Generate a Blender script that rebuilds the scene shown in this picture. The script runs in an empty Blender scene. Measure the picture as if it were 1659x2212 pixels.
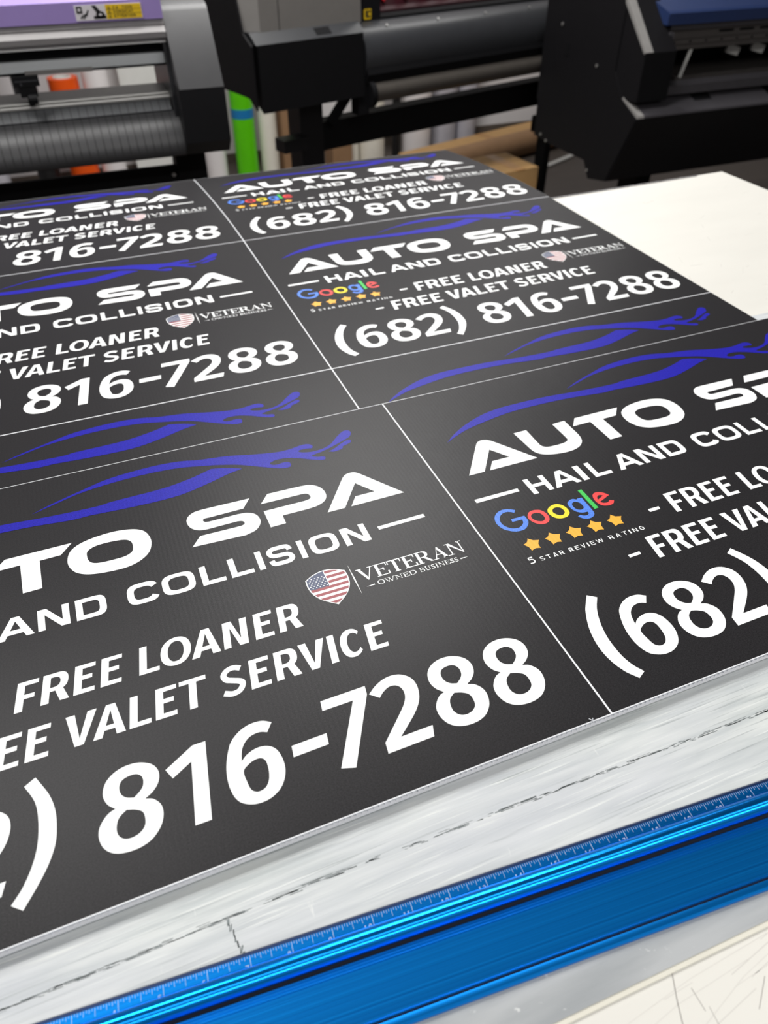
import bpy, bmesh, math, random
from mathutils import Vector, Matrix, noise
from mathutils.geometry import tessellate_polygon
random.seed(4)
C = bpy.context.scene.collection
PI = math.pi
ZT = 0.914          # top of the lower sheet; table top is 6 mm below
W = 0.6096          # sign width 24 in
H = 0.46467         # sign height
# ------------------------------------------------------------------ helpers
def tag(o, label=None, cat=None, group=None, kind=None):
    if label: o['label'] = label
    if cat: o['category'] = cat
    if group: o['group'] = group
    if kind: o['kind'] = kind
    return o
def thing(name, label, cat, loc=(0, 0, 0), rotz=0, group=None):
    o = bpy.data.objects.new(name, None); C.objects.link(o)
    o.empty_display_size = .05
    o.location = loc; o.rotation_euler = (0, 0, rotz)
    return tag(o, label, cat, group)
def link(name, me, m, parent=None, smooth=False):
    o = bpy.data.objects.new(name, me); C.objects.link(o)
    ms = m if isinstance(m, (list, tuple)) else [m]
    if not me.materials:
        for x in ms: me.materials.append(x)
    if parent: o.parent = parent
    if smooth:
        for p in me.polygons: p.use_smooth = True
    return o
def obj(name, bm, m, parent=None, smooth=False, bevel=0, angle=None):
    if bevel:
        es = [e for e in bm.edges if len(e.link_faces) == 2 and e.calc_face_angle(0) > .5]
        bmesh.ops.bevel(bm, geom=es, offset=bevel, segments=2, profile=.6, affect='EDGES', clamp_overlap=True)
    bmesh.ops.recalc_face_normals(bm, faces=bm.faces)
    me = bpy.data.meshes.new(name); bm.to_mesh(me); bm.free()
    o = link(name, me, m, parent, smooth)
    if smooth and angle:
        me.set_sharp_from_angle(angle=angle)
    return o
def B(): return bmesh.new()
def box(bm, x0, x1, y0, y1, z0, z1, M=None):
    vs = [bm.verts.new((x, y, z)) for x in (x0, x1) for y in (y0, y1) for z in (z0, z1)]
    if M:
        for v in vs: v.co = M @ v.co
    for f in ((0, 1, 3, 2), (4, 6, 7, 5), (0, 4, 5, 1), (2, 3, 7, 6), (0, 2, 6, 4), (1, 5, 7, 3)):
        bm.faces.new([vs[i] for i in f])
    return bm
def prism(bm, prof, x0, x1):
    """closed (y,z) profile extruded along x"""
    a = [bm.verts.new((x0, y, z)) for y, z in prof]; b = [bm.verts.new((x1, y, z)) for y, z in prof]
    n = len(prof)
    for i in range(n):
        j = (i+1) % n; bm.faces.new((a[i], a[j], b[j], b[i]))
    bm.faces.new(a[::-1]); bm.faces.new(b)
    return bm
def vprism(bm, plan, z0, z1):
    a = [bm.verts.new((x, y, z0)) for x, y in plan]; b = [bm.verts.new((x, y, z1)) for x, y in plan]
    n = len(plan)
    for i in range(n):
        j = (i+1) % n; bm.faces.new((a[i], a[j], b[j], b[i]))
    bm.faces.new(a[::-1]); bm.faces.new(b)
    return bm
def cyl(bm, p0, p1, r, n=24, r1=None, inner=None):
    p0, p1 = Vector(p0), Vector(p1); d = (p1-p0).normalized()
    u = d.orthogonal().normalized(); v = d.cross(u)
    def ring(p, rr): return [bm.verts.new(p + (u*math.cos(2*PI*i/n) + v*math.sin(2*PI*i/n))*rr) for i in range(n)]
    r1 = r if r1 is None else r1
    a, b = ring(p0, r), ring(p1, r1)
    for i in range(n):
        j = (i+1) % n; bm.faces.new((a[i], a[j], b[j], b[i]))
    if inner:
        c, e = ring(p0, inner), ring(p1, inner)
        for i in range(n):
            j = (i+1) % n
            bm.faces.new((c[j], c[i], e[i], e[j])); bm.faces.new((a[j], a[i], c[i], c[j])); bm.faces.new((b[i], b[j], e[j], e[i]))
    else:
        bm.faces.new(a[::-1]); bm.faces.new(b)
    return bm
def bar(bm, p0, p1, wx, wy):
    p0, p1 = Vector(p0), Vector(p1); d = (p1-p0); L = d.length
    M = Matrix.Translation(p0) @ d.to_track_quat('Z', 'Y').to_matrix().to_4x4()
    return box(bm, -wx/2, wx/2, -wy/2, wy/2, 0, L, M)
# ------------------------------------------------------------------ materials
def srgb(r, g, b):
    f = lambda c: (c/255/12.92) if c/255 <= .04045 else ((c/255+.055)/1.055)**2.4
    return (f(r), f(g), f(b), 1)
def mat(name, col, rough=.5, metal=0, spec=.5, noise_amt=0, noise_scale=30, stretch=(1, 1, 1), bump=0, bump_scale=None, aniso=0, rot=0, coat=0):
    m = bpy.data.materials.new(name); m.use_nodes = True
    nt = m.node_tree; b = nt.nodes['Principled BSDF']
    b.inputs['Base Color'].default_value = col; b.inputs['Roughness'].default_value = rough
    b.inputs['Metallic'].default_value = metal; b.inputs['Specular IOR Level'].default_value = spec
    if coat: b.inputs['Coat Weight'].default_value = coat
    tc = nt.nodes.new('ShaderNodeTexCoord'); mp = nt.nodes.new('ShaderNodeMapping')
    mp.inputs['Scale'].default_value = stretch; mp.inputs['Rotation'].default_value = (0, 0, rot)
    nt.links.new(tc.outputs['Object'], mp.inputs['Vector'])
    nz = nt.nodes.new('ShaderNodeTexNoise'); nz.inputs['Scale'].default_value = noise_scale; nz.inputs['Detail'].default_value = 6
    nt.links.new(mp.outputs[0], nz.inputs['Vector'])
    rp = nt.nodes.new('ShaderNodeValToRGB')
    a = max(noise_amt, .02)
    rp.color_ramp.elements[0].position = .3; rp.color_ramp.elements[1].position = .7
    rp.color_ramp.elements[0].color = tuple(c*(1-a) for c in col[:3])+(1,)
    rp.color_ramp.elements[1].color = tuple(min(1, c*(1+a)) for c in col[:3])+(1,)
    nt.links.new(nz.outputs['Fac'], rp.inputs[0]); nt.links.new(rp.outputs[0], b.inputs['Base Color'])
    if bump:
        n2 = nt.nodes.new('ShaderNodeTexNoise'); n2.inputs['Scale'].default_value = bump_scale or noise_scale*4
        nt.links.new(mp.outputs[0], n2.inputs['Vector'])
        bp = nt.nodes.new('ShaderNodeBump'); bp.inputs['Strength'].default_value = bump; bp.inputs['Distance'].default_value = .001
        nt.links.new(n2.outputs['Fac'], bp.inputs['Height']); nt.links.new(bp.outputs[0], b.inputs['Normal'])
    return m
def print_mat(name, col, rough, flute=.12, spec=.5):
    """ink on fluted plastic: faint corrugation along x at 4 mm pitch plus fine grain"""
    m = mat(name, col, rough, 0, spec, .30 if col[0] < .1 else .02, 800)
    nt = m.node_tree; b = nt.nodes['Principled BSDF']
    tc = nt.nodes.new('ShaderNodeTexCoord')
    wv = nt.nodes.new('ShaderNodeTexWave'); wv.wave_type = 'BANDS'; wv.bands_direction = 'X'
    wv.inputs['Scale'].default_value = 2*PI/0.0042/20; wv.inputs['Distortion'].default_value = .6; wv.inputs['Detail Scale'].default_value = .2
    nt.links.new(tc.outputs['Object'], wv.inputs['Vector'])
    nz = nt.nodes.new('ShaderNodeTexNoise'); nz.inputs['Scale'].default_value = 1400; nz.inputs['Detail'].default_value = 2
    nt.links.new(tc.outputs['Object'], nz.inputs['Vector'])
    b1 = nt.nodes.new('ShaderNodeBump'); b1.inputs['Strength'].default_value = flute; b1.inputs['Distance'].default_value = .0004
    nt.links.new(wv.outputs['Fac'], b1.inputs['Height'])
    b2 = nt.nodes.new('ShaderNodeBump'); b2.inputs['Strength'].default_value = .25 if col[0] < .5 else .06; b2.inputs['Distance'].default_value = .0003
    nt.links.new(nz.outputs['Fac'], b2.inputs['Height']); nt.links.new(b1.outputs[0], b2.inputs['Normal'])
    nt.links.new(b2.outputs[0], b.inputs['Normal'])
    return m
# outlines traced from the printed artwork, millimetres from the top left corner of one sign; a third value marks a corner
ART = {"A1":[[[32.7,-163.3,1],[64,-118.6,1],[68,-113.8],[73.3,-111.4],[79.7,-112.6],[84.6,-116.7,1],[116,-163.4,1],[57.7,-163.4,1],[67.4,-150.2,1],[88.5,-150.1,1],[74.5,-130.3,1],[51.3,-163.3,1]]],"U":[[[114.8,-113.3,1],[131.2,-113.1,1],[130.9,-139.6,1],[131.5,-145.8],[136,-149.7],[144.6,-150.9],[156.3,-150.6],[162.6,-148.8],[165.2,-146],[165.6,-140.8,1],[165.1,-114.1,1],[181.7,-113.2,1],[181.9,-140.6,1],[180.9,-148.4],[177.9,-155.7],[170.6,-162.3],[159.6,-165.8],[145.9,-165.9],[133.2,-163.4],[123.3,-158.8],[118.3,-151.9],[116.8,-141.2,1]]],"T":[[[195.8,-113.2,1],[255.2,-112.9,1],[244.3,-126.4,1],[225.6,-126.8,1],[226,-164.2,1],[209.7,-164.5,1],[208.7,-126.4,1],[185.1,-126.8,1]]],"O":[[[310.9,-114.9],[320.1,-120.5],[324.4,-129],[325.4,-140.7],[321,-153.7],[311.4,-162],[299.9,-165.7],[285.7,-165.7],[272,-163.8],[261.9,-160.2],[254.4,-154],[249.7,-142.7],[250.4,-131.1],[254.5,-122.7],[264.2,-116.3],[279.7,-112.6],[296.1,-111.9]],[[268.1,-130.3],[275.1,-126.1],[286.1,-125.2],[298.5,-126.3],[304.9,-128.9],[308.1,-134.1],[308,-142.7],[306.1,-147.1],[300.2,-150.4],[290,-151.1],[277.5,-150.5],[271.3,-148.5],[268,-144.4],[266.8,-137.4]]],"S":[[[427.9,-112.2,1],[418.4,-125.4,1],[383.8,-125.9,1],[379.2,-125.8],[377.3,-127.5],[378.3,-130.6],[382.4,-132,1],[411.1,-131.8,1],[420,-133.1],[427.2,-138.1],[429.8,-147],[427.6,-155],[421.7,-161.3],[411.3,-164.6,1],[360.2,-162.1,1],[370.2,-149.3,1],[405.3,-149.9,1],[411.6,-149.6],[414.3,-147.2],[413.1,-143.6],[408.6,-142,1],[378.9,-142.4,1],[370.4,-140.6],[364.1,-134.6],[361.9,-125],[364.3,-117.7],[371.2,-112.6],[380.6,-111.4,1]]],"Pp":[[[446.7,-112.4,1],[482,-113.1,1],[492,-114.9],[500.2,-122.5],[502.4,-134.8],[498.3,-143.9],[489.1,-149.1],[476.9,-150.4,1],[451.9,-150.4,1],[451.8,-162.7,1],[436.4,-162.9,1],[436.1,-137.2,1],[478.9,-137.2,1],[485,-135.7],[486.5,-132],[484.3,-127.2],[479.2,-125.9,1],[436.3,-125.5,1]]],"A2":[[[494.7,-162.9,1],[526.8,-116.8,1],[531,-112.9],[536.6,-111.3],[542.2,-112.5],[546.9,-117.5,1],[577.6,-162.7,1],[519.9,-163,1],[528.9,-149.9,1],[550,-149.8,1],[536.1,-129.6,1],[513.2,-162.8,1]]],"roof":[[[221.9,-55.3,1],[241.2,-46],[268.2,-35.9],[296.2,-26.3],[324.3,-22.4],[352.7,-21.3],[375.9,-23.9],[392.5,-28.5],[423.9,-33.5],[451.5,-41.4],[476.3,-46.8],[489.6,-46.9],[505.1,-44.3],[512.1,-45.4],[515.5,-50],[513.8,-53.6],[508.4,-52.9],[500.6,-52.5],[498,-54.2],[501,-57.3],[511,-60.3],[523.4,-59.7],[535,-54.7],[546.3,-44],[556.7,-36.4],[562.7,-37.6],[563.5,-43.1],[559.1,-49.2],[550.6,-53.4],[537.3,-58.9],[523.3,-63.8],[510.1,-66.8],[508.9,-68.4,1],[514.5,-71.8],[521.1,-73.8],[521.9,-76.8],[519.3,-79.1],[510.7,-76],[495.5,-66.9],[482.8,-61.4],[471.3,-60],[464.1,-62.5],[463,-64.1],[464.6,-66.8],[470.1,-68.4],[476.3,-67.5],[482.4,-68.9],[483.7,-73.5],[481,-77.5],[471.4,-76],[456.2,-67.8],[441.1,-58.6],[428.8,-52],[409.7,-44.9],[391.4,-39.6],[373.8,-35.2],[350.9,-32.6],[322.9,-32.5],[295.2,-34.7],[267.9,-39.4],[244.7,-47.3]]],"drop":[[[529,-66.8,1],[536.1,-64.2],[546.3,-58.2],[555.3,-54.3],[558.5,-56],[557.2,-59.4],[552.7,-61.5],[546.3,-63.6,1],[544.9,-66.9],[538.7,-69],[533.7,-69.1]]],"body":[[[37.3,-101.2,1],[49.5,-91.1],[68,-79.5],[96,-67.4],[122.8,-61.8],[156.9,-60.5],[190.8,-60.9],[235.8,-65],[283.5,-67],[298,-65.1],[350,-63.1],[380,-57],[402.5,-49.3,1],[412.7,-51.9],[424.3,-56.4],[433,-61.2,1],[416.5,-65.1],[392,-73.4],[364.4,-80.5],[335,-81.8],[303.6,-80.6],[275.1,-78.7],[258.7,-79],[214.1,-73.9],[168.2,-72.5],[130.9,-74.1],[96.5,-80.1],[68.5,-86.9],[48.7,-95.4]]],"ld":[[[19.5,-200.6,1],[69.2,-201,1],[69,-205.8,1],[19.4,-206.1,1]]],"rd":[[[532.4,-201.1,1],[581.9,-200.4,1],[581.9,-205.4,1],[532.7,-205.8,1]]],"d1":[[[173.8,-279,1],[186.6,-279.3,1],[185.6,-283.2,1],[173.2,-283.3,1]]],"d2":[[[115.6,-326,1],[128.6,-325.7,1],[127.9,-329.4,1],[115.2,-329.5,1]]],"(":[[[51,-354.3,1],[58.3,-359.7,1],[50.1,-371.3],[43.8,-385.8],[40.1,-402.1],[39.8,-420.3],[42.5,-432.2],[47.2,-441.2,1],[39.7,-445.2,1],[32.6,-435],[28.1,-420.7],[27.6,-405],[31.3,-387.6],[39.4,-369.8],[45.8,-360.8]]],"6":[[[99.4,-374.4,1],[94.2,-381.5,1],[88.9,-379.4],[82.2,-380],[76.7,-383.6],[73,-389.2],[70.6,-397.8,1],[75.6,-393.9],[83.5,-391.4],[91.1,-392.6],[96.2,-397.3],[98.5,-405.3],[98.2,-414.9],[95,-423.1],[89.9,-429],[82.8,-432.6],[75.1,-433.4],[68.3,-431.7],[62.2,-427.5],[58.8,-419.6],[58,-408],[60.2,-395.3],[65.6,-381.9],[70.1,-376.5],[77,-372],[84.7,-369.9],[92.9,-370.6]],[[70.2,-405.9],[74.1,-402.3],[79.3,-400.2],[84,-400.4],[86.7,-403.3],[87.1,-409.7],[85.9,-416.7],[83.8,-421.2],[80.8,-424],[76.5,-424.9],[73.4,-423.6],[71.6,-421.3],[70.6,-416.5]]],"8":[[[140.5,-371.7],[146.9,-376.5],[149.6,-383.5],[148,-391.2],[143.2,-396.8],[137.7,-400,1],[143.1,-402.6],[147.4,-409.5],[147,-418],[143.1,-425.6],[135.7,-431.5],[125.4,-433.5],[114.8,-431.6],[108.2,-426.4],[105.1,-418.4],[105.6,-411],[108.9,-405.3],[113.3,-401.4],[117.6,-399.9,1],[113,-394.8],[110.8,-387.3],[112.8,-379.1],[117.7,-373.6],[124.8,-370.3],[133,-369.7]],[[124,-380.7],[128.4,-378.7],[134.5,-379],[138,-382.6],[138,-388.6],[135.4,-392.8],[130.6,-396.4,1],[125.8,-394.4],[122.6,-390.6],[122,-385.1]],[[124.6,-403.5,1],[130.4,-405.7],[134.8,-409.4],[135.4,-416.1],[133.9,-420.4],[129.5,-423.7],[123.3,-424.4],[119,-422.2],[116.7,-417.6],[117.4,-410.9],[119.7,-406.8]]],"2":[[[454.5,-378.5,1],[461.1,-384.7,1],[465.8,-380.6],[471.8,-377.9],[477.4,-378.9],[480.4,-383.6],[479.9,-390.4],[476.1,-396.9],[468.3,-405],[450.3,-422.4,1],[449.1,-431.5,1],[485.9,-431.1,1],[488.8,-421.9,1],[463,-422.1,1],[471.6,-415.1],[481.1,-406.9],[487.6,-399.3],[491.2,-391.5],[492.4,-382.5],[490,-375.3],[483.2,-369.9],[473.6,-368.8],[463.1,-372.4]]],"1":[[[328.1,-371,1],[319.8,-432,1],[308.6,-431.9,1],[315.3,-383.7,1],[300.7,-391.9,1],[296.9,-383.5,1],[318.5,-371,1]]],"7":[[[417.4,-370.4,1],[454.2,-370,1],[453.1,-377.7,1],[423.5,-432.9,1],[413.3,-429.5,1],[440.9,-379.1,1],[416.1,-379.2,1]]],"-":[[[385.7,-398.9,1],[412.8,-398.4,1],[411.5,-407.7,1],[384.5,-408.2,1]]],")":[[[211,-354.5,1],[219,-371.4],[222.1,-383.6],[222.5,-396.2],[220.8,-409.2],[216,-421.2],[209,-432.5],[199.4,-445.5,1],[192.5,-439.8,1],[200,-430.4],[207,-415.9],[210.4,-401.5],[211.1,-384.5],[209.4,-372.9],[203.3,-359,1]]],"gG":[[[50.1,-230,1],[47.1,-233.3,1],[42.3,-229.9],[36,-229.8],[30,-234.5],[27.6,-241.6],[29.4,-248.4],[34.7,-253.2],[41.1,-254.1],[46.6,-251],[48.7,-247.8],[48.9,-244.9,1],[38.6,-244.6,1],[39.2,-240.6,1],[54.2,-240.8,1],[54.1,-247.9],[51,-253.7],[44.9,-258.2],[37.2,-258.6],[31.2,-256.1],[25.3,-250.2],[22.9,-242.3],[24.6,-234.1],[29.5,-228],[36.8,-225],[43.8,-226]]],"go1":[[[57.7,-241.3],[62,-237.6],[68,-237.3],[73.5,-239.9],[76.2,-246.1],[75.5,-253],[71.6,-257.7],[65.8,-258.9],[60.7,-256.8],[56.9,-251.7],[55.8,-245.9]],[[59.9,-244],[62.9,-241.6],[67.3,-241.6],[70.8,-244.3],[71.7,-249.7],[70.5,-252.8],[67.1,-254.6],[63.4,-253.5],[60.3,-250.1],[59.3,-246.5]]],"go2":[[[79.5,-242.9],[83.7,-239.1],[90.7,-237.3],[95.9,-239.4],[99.1,-244.8],[99.1,-251.8],[96.3,-256.1],[91,-258.4],[84.4,-257.6],[80.2,-254.1],[78.3,-247.9]],[[83.4,-246.3],[86,-242.8],[90.3,-242.1],[93.7,-244],[94.9,-248.2],[94.1,-251.6],[91.2,-254],[87.4,-253.9],[85,-251.5],[83.6,-248.7]]],"gg":[[[103.7,-241.6],[107.2,-238.3],[112.1,-236.9],[116,-239.1,1],[117.6,-238.2,1],[122.4,-238.5,1],[121.3,-260.8],[119.5,-265.5],[115,-268.2],[109.2,-268.2],[105.1,-265.5],[102.7,-261.9,1],[106.3,-260.7,1],[109.3,-263.2],[112.8,-263.7],[115.3,-262],[115.7,-259.4,1],[110.3,-258.7],[105.4,-255.2],[103,-248.8]],[[107.4,-244.1],[110.2,-241.8],[113.3,-242.1],[116,-245.1],[116.4,-250.5],[115.5,-252.9],[112.5,-254.5],[109.2,-253.5],[106.9,-250]]],"gl":[[[125,-227.4,1],[129.6,-227.2,1],[129.5,-258.2,1],[124.7,-258.4,1]]],"ge":[[[134.2,-240.8],[137.9,-237.5],[142.7,-237.4],[147.5,-240.4],[150.9,-245.6,1],[136.1,-251.2,1],[138.2,-253.8],[142.9,-254.7],[146.5,-252.4,1],[150.7,-254.5,1],[147.1,-258.3],[141.1,-259.2],[134.9,-256.6],[132.4,-249.5]],[[137,-244.8,1],[139.4,-242.3],[142.2,-242.1],[144.6,-244,1],[135.8,-247.7,1]]],"star":[[40.2,-270.3],[49.8,-276.4],[45.5,-287.1],[35.3,-287.4],[31.7,-276.9]],"starc":[[40.5,-279.6],[63.7,-280],[87.2,-280.2],[110.9,-280.4],[134,-280.5]],"off":{"8b":[142.7,0.3],"8c":[392,1.3],"8d":[441.7,1.2],"6b":[278.2,0.5],"2a":[-298.7,-0.8]}}
# ------------------------------------------------------------------ palette
M = {
 'ink_black': print_mat('ink_black', srgb(40, 39, 41), .36, .05, .16),
 'ink_white': print_mat('ink_white', srgb(248, 250, 250), .5, .02, .3),
 'ink_blue': print_mat('ink_blue', srgb(38, 35, 164), .36, .05, .16),
 'ink_gold': print_mat('ink_gold', srgb(246, 178, 52), .45, .08),
 'g_blue': print_mat('ink_cornflower', srgb(72, 128, 236), .45, .08),
 'g_red': print_mat('ink_red', srgb(236, 62, 62), .45, .08),
 'g_yellow': print_mat('ink_yellow', srgb(248, 222, 20), .45, .08),
 'g_green': print_mat('ink_green', srgb(52, 196, 78), .45, .08),
 'flag_red': print_mat('ink_flag_red', srgb(150, 52, 62), .45, .1),
 'flag_navy': print_mat('ink_flag_navy', srgb(52, 64, 100), .45, .1),
 'coro': mat('white_fluted_plastic', srgb(236, 238, 242), .4, noise_amt=.03),
 'table': mat('cream_laminate', srgb(229, 227, 220), .38, noise_amt=.025, noise_scale=5, stretch=(1, 3, 1)),
 'wood_edge': mat('worn_edge_band', srgb(112, 110, 110), .7, noise_amt=.5, noise_scale=160),
 'steel_leg': mat('grey_table_leg', srgb(70, 70, 74), .5),
 'anod': None, 'anod_dark': mat('anodised_edge', srgb(28, 50, 92), .45, .6),
 'groove_shade': mat('painted_groove_shade', srgb(8, 14, 34), .6),  # near-black colour stands in for shade deep in the ruler slots
 'etch': mat('etched_white', srgb(190, 212, 240), .5),
 'marker': mat('marker_smear', srgb(128, 135, 136), .8, noise_amt=.3, noise_scale=200),
 'scratch': mat('scratch_grey', srgb(150, 146, 142), .8),
 'lilac': mat('lilac_cover', srgb(160, 138, 202), .42, noise_amt=.02),
 'grey_house': mat('grey_housing', srgb(150, 147, 147), .42, noise_amt=.03),
 'alu': mat('brushed_aluminium', srgb(228, 233, 235), .45, .05, noise_amt=.05, noise_scale=80, stretch=(.05, 8, 8)),
 'alu_bright': mat('polished_bar', srgb(240, 239, 235), .3, .35),
 'platen': mat('platen_grey', srgb(150, 147, 144), .45, .2),
 'black': mat('black_plastic', srgb(13, 13, 17), .55, spec=.3, noise_amt=.1),
 'black_deep': mat('matte_black', srgb(7, 7, 10), .75, spec=.2, noise_amt=.1),
 'black_satin': mat('satin_charcoal', srgb(46, 47, 50), .36, noise_amt=.05),
 'cover_grey': mat('charcoal_cover', srgb(58, 58, 60), .42, 0, noise_amt=.04),
 'band_grey': mat('grey_guide_band', srgb(98, 100, 103), .5),
 'seam': mat('groove_black', srgb(24, 24, 26), .6),
 'panel_dark': mat('dark_side_panel', srgb(14, 13, 16), .65, spec=.2, noise_amt=.06),
 'taupe': mat('taupe_cover', srgb(112, 109, 106), .5, noise_amt=.03),
 'taupe_light': mat('taupe_corner', srgb(134, 131, 128), .5, noise_amt=.03),
 'tube': mat('taupe_tube', srgb(70, 66, 62), .42, noise_amt=.05),
 'trim_grey': mat('grey_trim', srgb(134, 132, 130), .5, noise_amt=.06),
 'lip_grey': mat('dark_lip', srgb(64, 62, 66), .5, noise_amt=.06),
 'navy_lid': mat('navy_lid', srgb(28, 46, 88), .5, noise_amt=.05),
 'rail_grey': mat('rail_grey', srgb(92, 88, 86), .45, .3, noise_amt=.05),
 'crimson': mat('dark_crimson', srgb(38, 3, 12), .4, noise_amt=.2),
 'red_streak': mat('red_film', srgb(150, 12, 26), .4),
 'yellow': mat('yellow_label', srgb(236, 196, 12), .6),
 'label_white': mat('label_white', srgb(226, 222, 226), .6),
 'label_black': mat('label_black', srgb(26, 24, 24), .6),
 'white_roll': mat('white_vinyl', srgb(232, 227, 227), .42, noise_amt=.04, noise_scale=6),
 'cream_roll': mat('cream_vinyl', srgb(236, 231, 218), .45, noise_amt=.03),
 'grey_roll': mat('grey_vinyl', srgb(192, 190, 198), .34, .1, noise_amt=.05),
 'orange_roll': mat('orange_vinyl', srgb(232, 84, 10), .4, noise_amt=.04),
 'green_roll': mat('lime_vinyl', srgb(92, 204, 8), .35, noise_amt=.04),
 'black_roll': mat('black_vinyl', srgb(22, 22, 24), .4),
 'blue_tape': mat('blue_tape', srgb(20, 118, 178), .5),
 'core': mat('kraft_core', srgb(150, 112, 74), .7),
 'kraft': mat('kraft_cardboard', srgb(192, 152, 100), .75, noise_amt=.06, noise_scale=12),
 'brown': mat('brown_cardboard', srgb(150, 116, 84), .75, noise_amt=.08, noise_scale=12),
 'tape': mat('packing_tape', srgb(178, 130, 70), .35),
 'foam': mat('white_foam_board', srgb(216, 216, 212), .6),
 'bag': mat('grey_plastic_bag', srgb(112, 109, 106), .45, noise_amt=.1),
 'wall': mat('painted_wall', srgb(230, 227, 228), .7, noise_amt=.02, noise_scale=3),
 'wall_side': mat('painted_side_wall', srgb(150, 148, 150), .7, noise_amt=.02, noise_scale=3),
 'ceiling': mat('ceiling_tile', srgb(120, 120, 120), .8, noise_amt=.03),
 'floor': mat('brown_floor', srgb(84, 76, 70), .55, noise_amt=.08, noise_scale=2, stretch=(1, 5, 1)),
 'base': mat('brown_baseboard', srgb(96, 86, 78), .6),
 'rubber': mat('black_rubber', srgb(18, 18, 18), .7),
 'screw': mat('zinc_screw', srgb(170, 168, 166), .35, .7),
}
M['mat_edge'] = mat('pale_mat_edge', srgb(226, 223, 210), .4, noise_amt=.04)
def anodised(name, rough, bump):
    m = bpy.data.materials.new(name); m.use_nodes = True
    nt = m.node_tree; b = nt.nodes['Principled BSDF']
    tc = nt.nodes.new('ShaderNodeTexCoord'); mp = nt.nodes.new('ShaderNodeMapping')
    mp.inputs['Scale'].default_value = (.6, 900, 60)
    nt.links.new(tc.outputs['Object'], mp.inputs[0])
    nz = nt.nodes.new('ShaderNodeTexNoise'); nz.inputs['Scale'].default_value = 1; nz.inputs['Detail'].default_value = 3
    nt.links.new(mp.outputs[0], nz.inputs[0])
    rp = nt.nodes.new('ShaderNodeValToRGB')
    rp.color_ramp.elements[0].position = .3; rp.color_ramp.elements[1].position = .75
    rp.color_ramp.elements[0].color = (.002, .17, .62, 1); rp.color_ramp.elements[1].color = (.004, .32, .96, 1)
    nt.links.new(nz.outputs['Fac'], rp.inputs[0]); nt.links.new(rp.outputs[0], b.inputs['Base Color'])
    b.inputs['Metallic'].default_value = .9; b.inputs['Roughness'].default_value = rough
    b.inputs['Anisotropic'].default_value = 0
    bp = nt.nodes.new('ShaderNodeBump'); bp.inputs['Strength'].default_value = bump; bp.inputs['Distance'].default_value = .0005
    nt.links.new(nz.outputs['Fac'], bp.inputs['Height']); nt.links.new(bp.outputs[0], b.inputs['Normal'])
    return m
M['anod'] = anodised('blue_anodised_aluminium', .32, .12); M['anod_ridge'] = anodised('polished_blue_aluminium', .21, .03)
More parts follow.
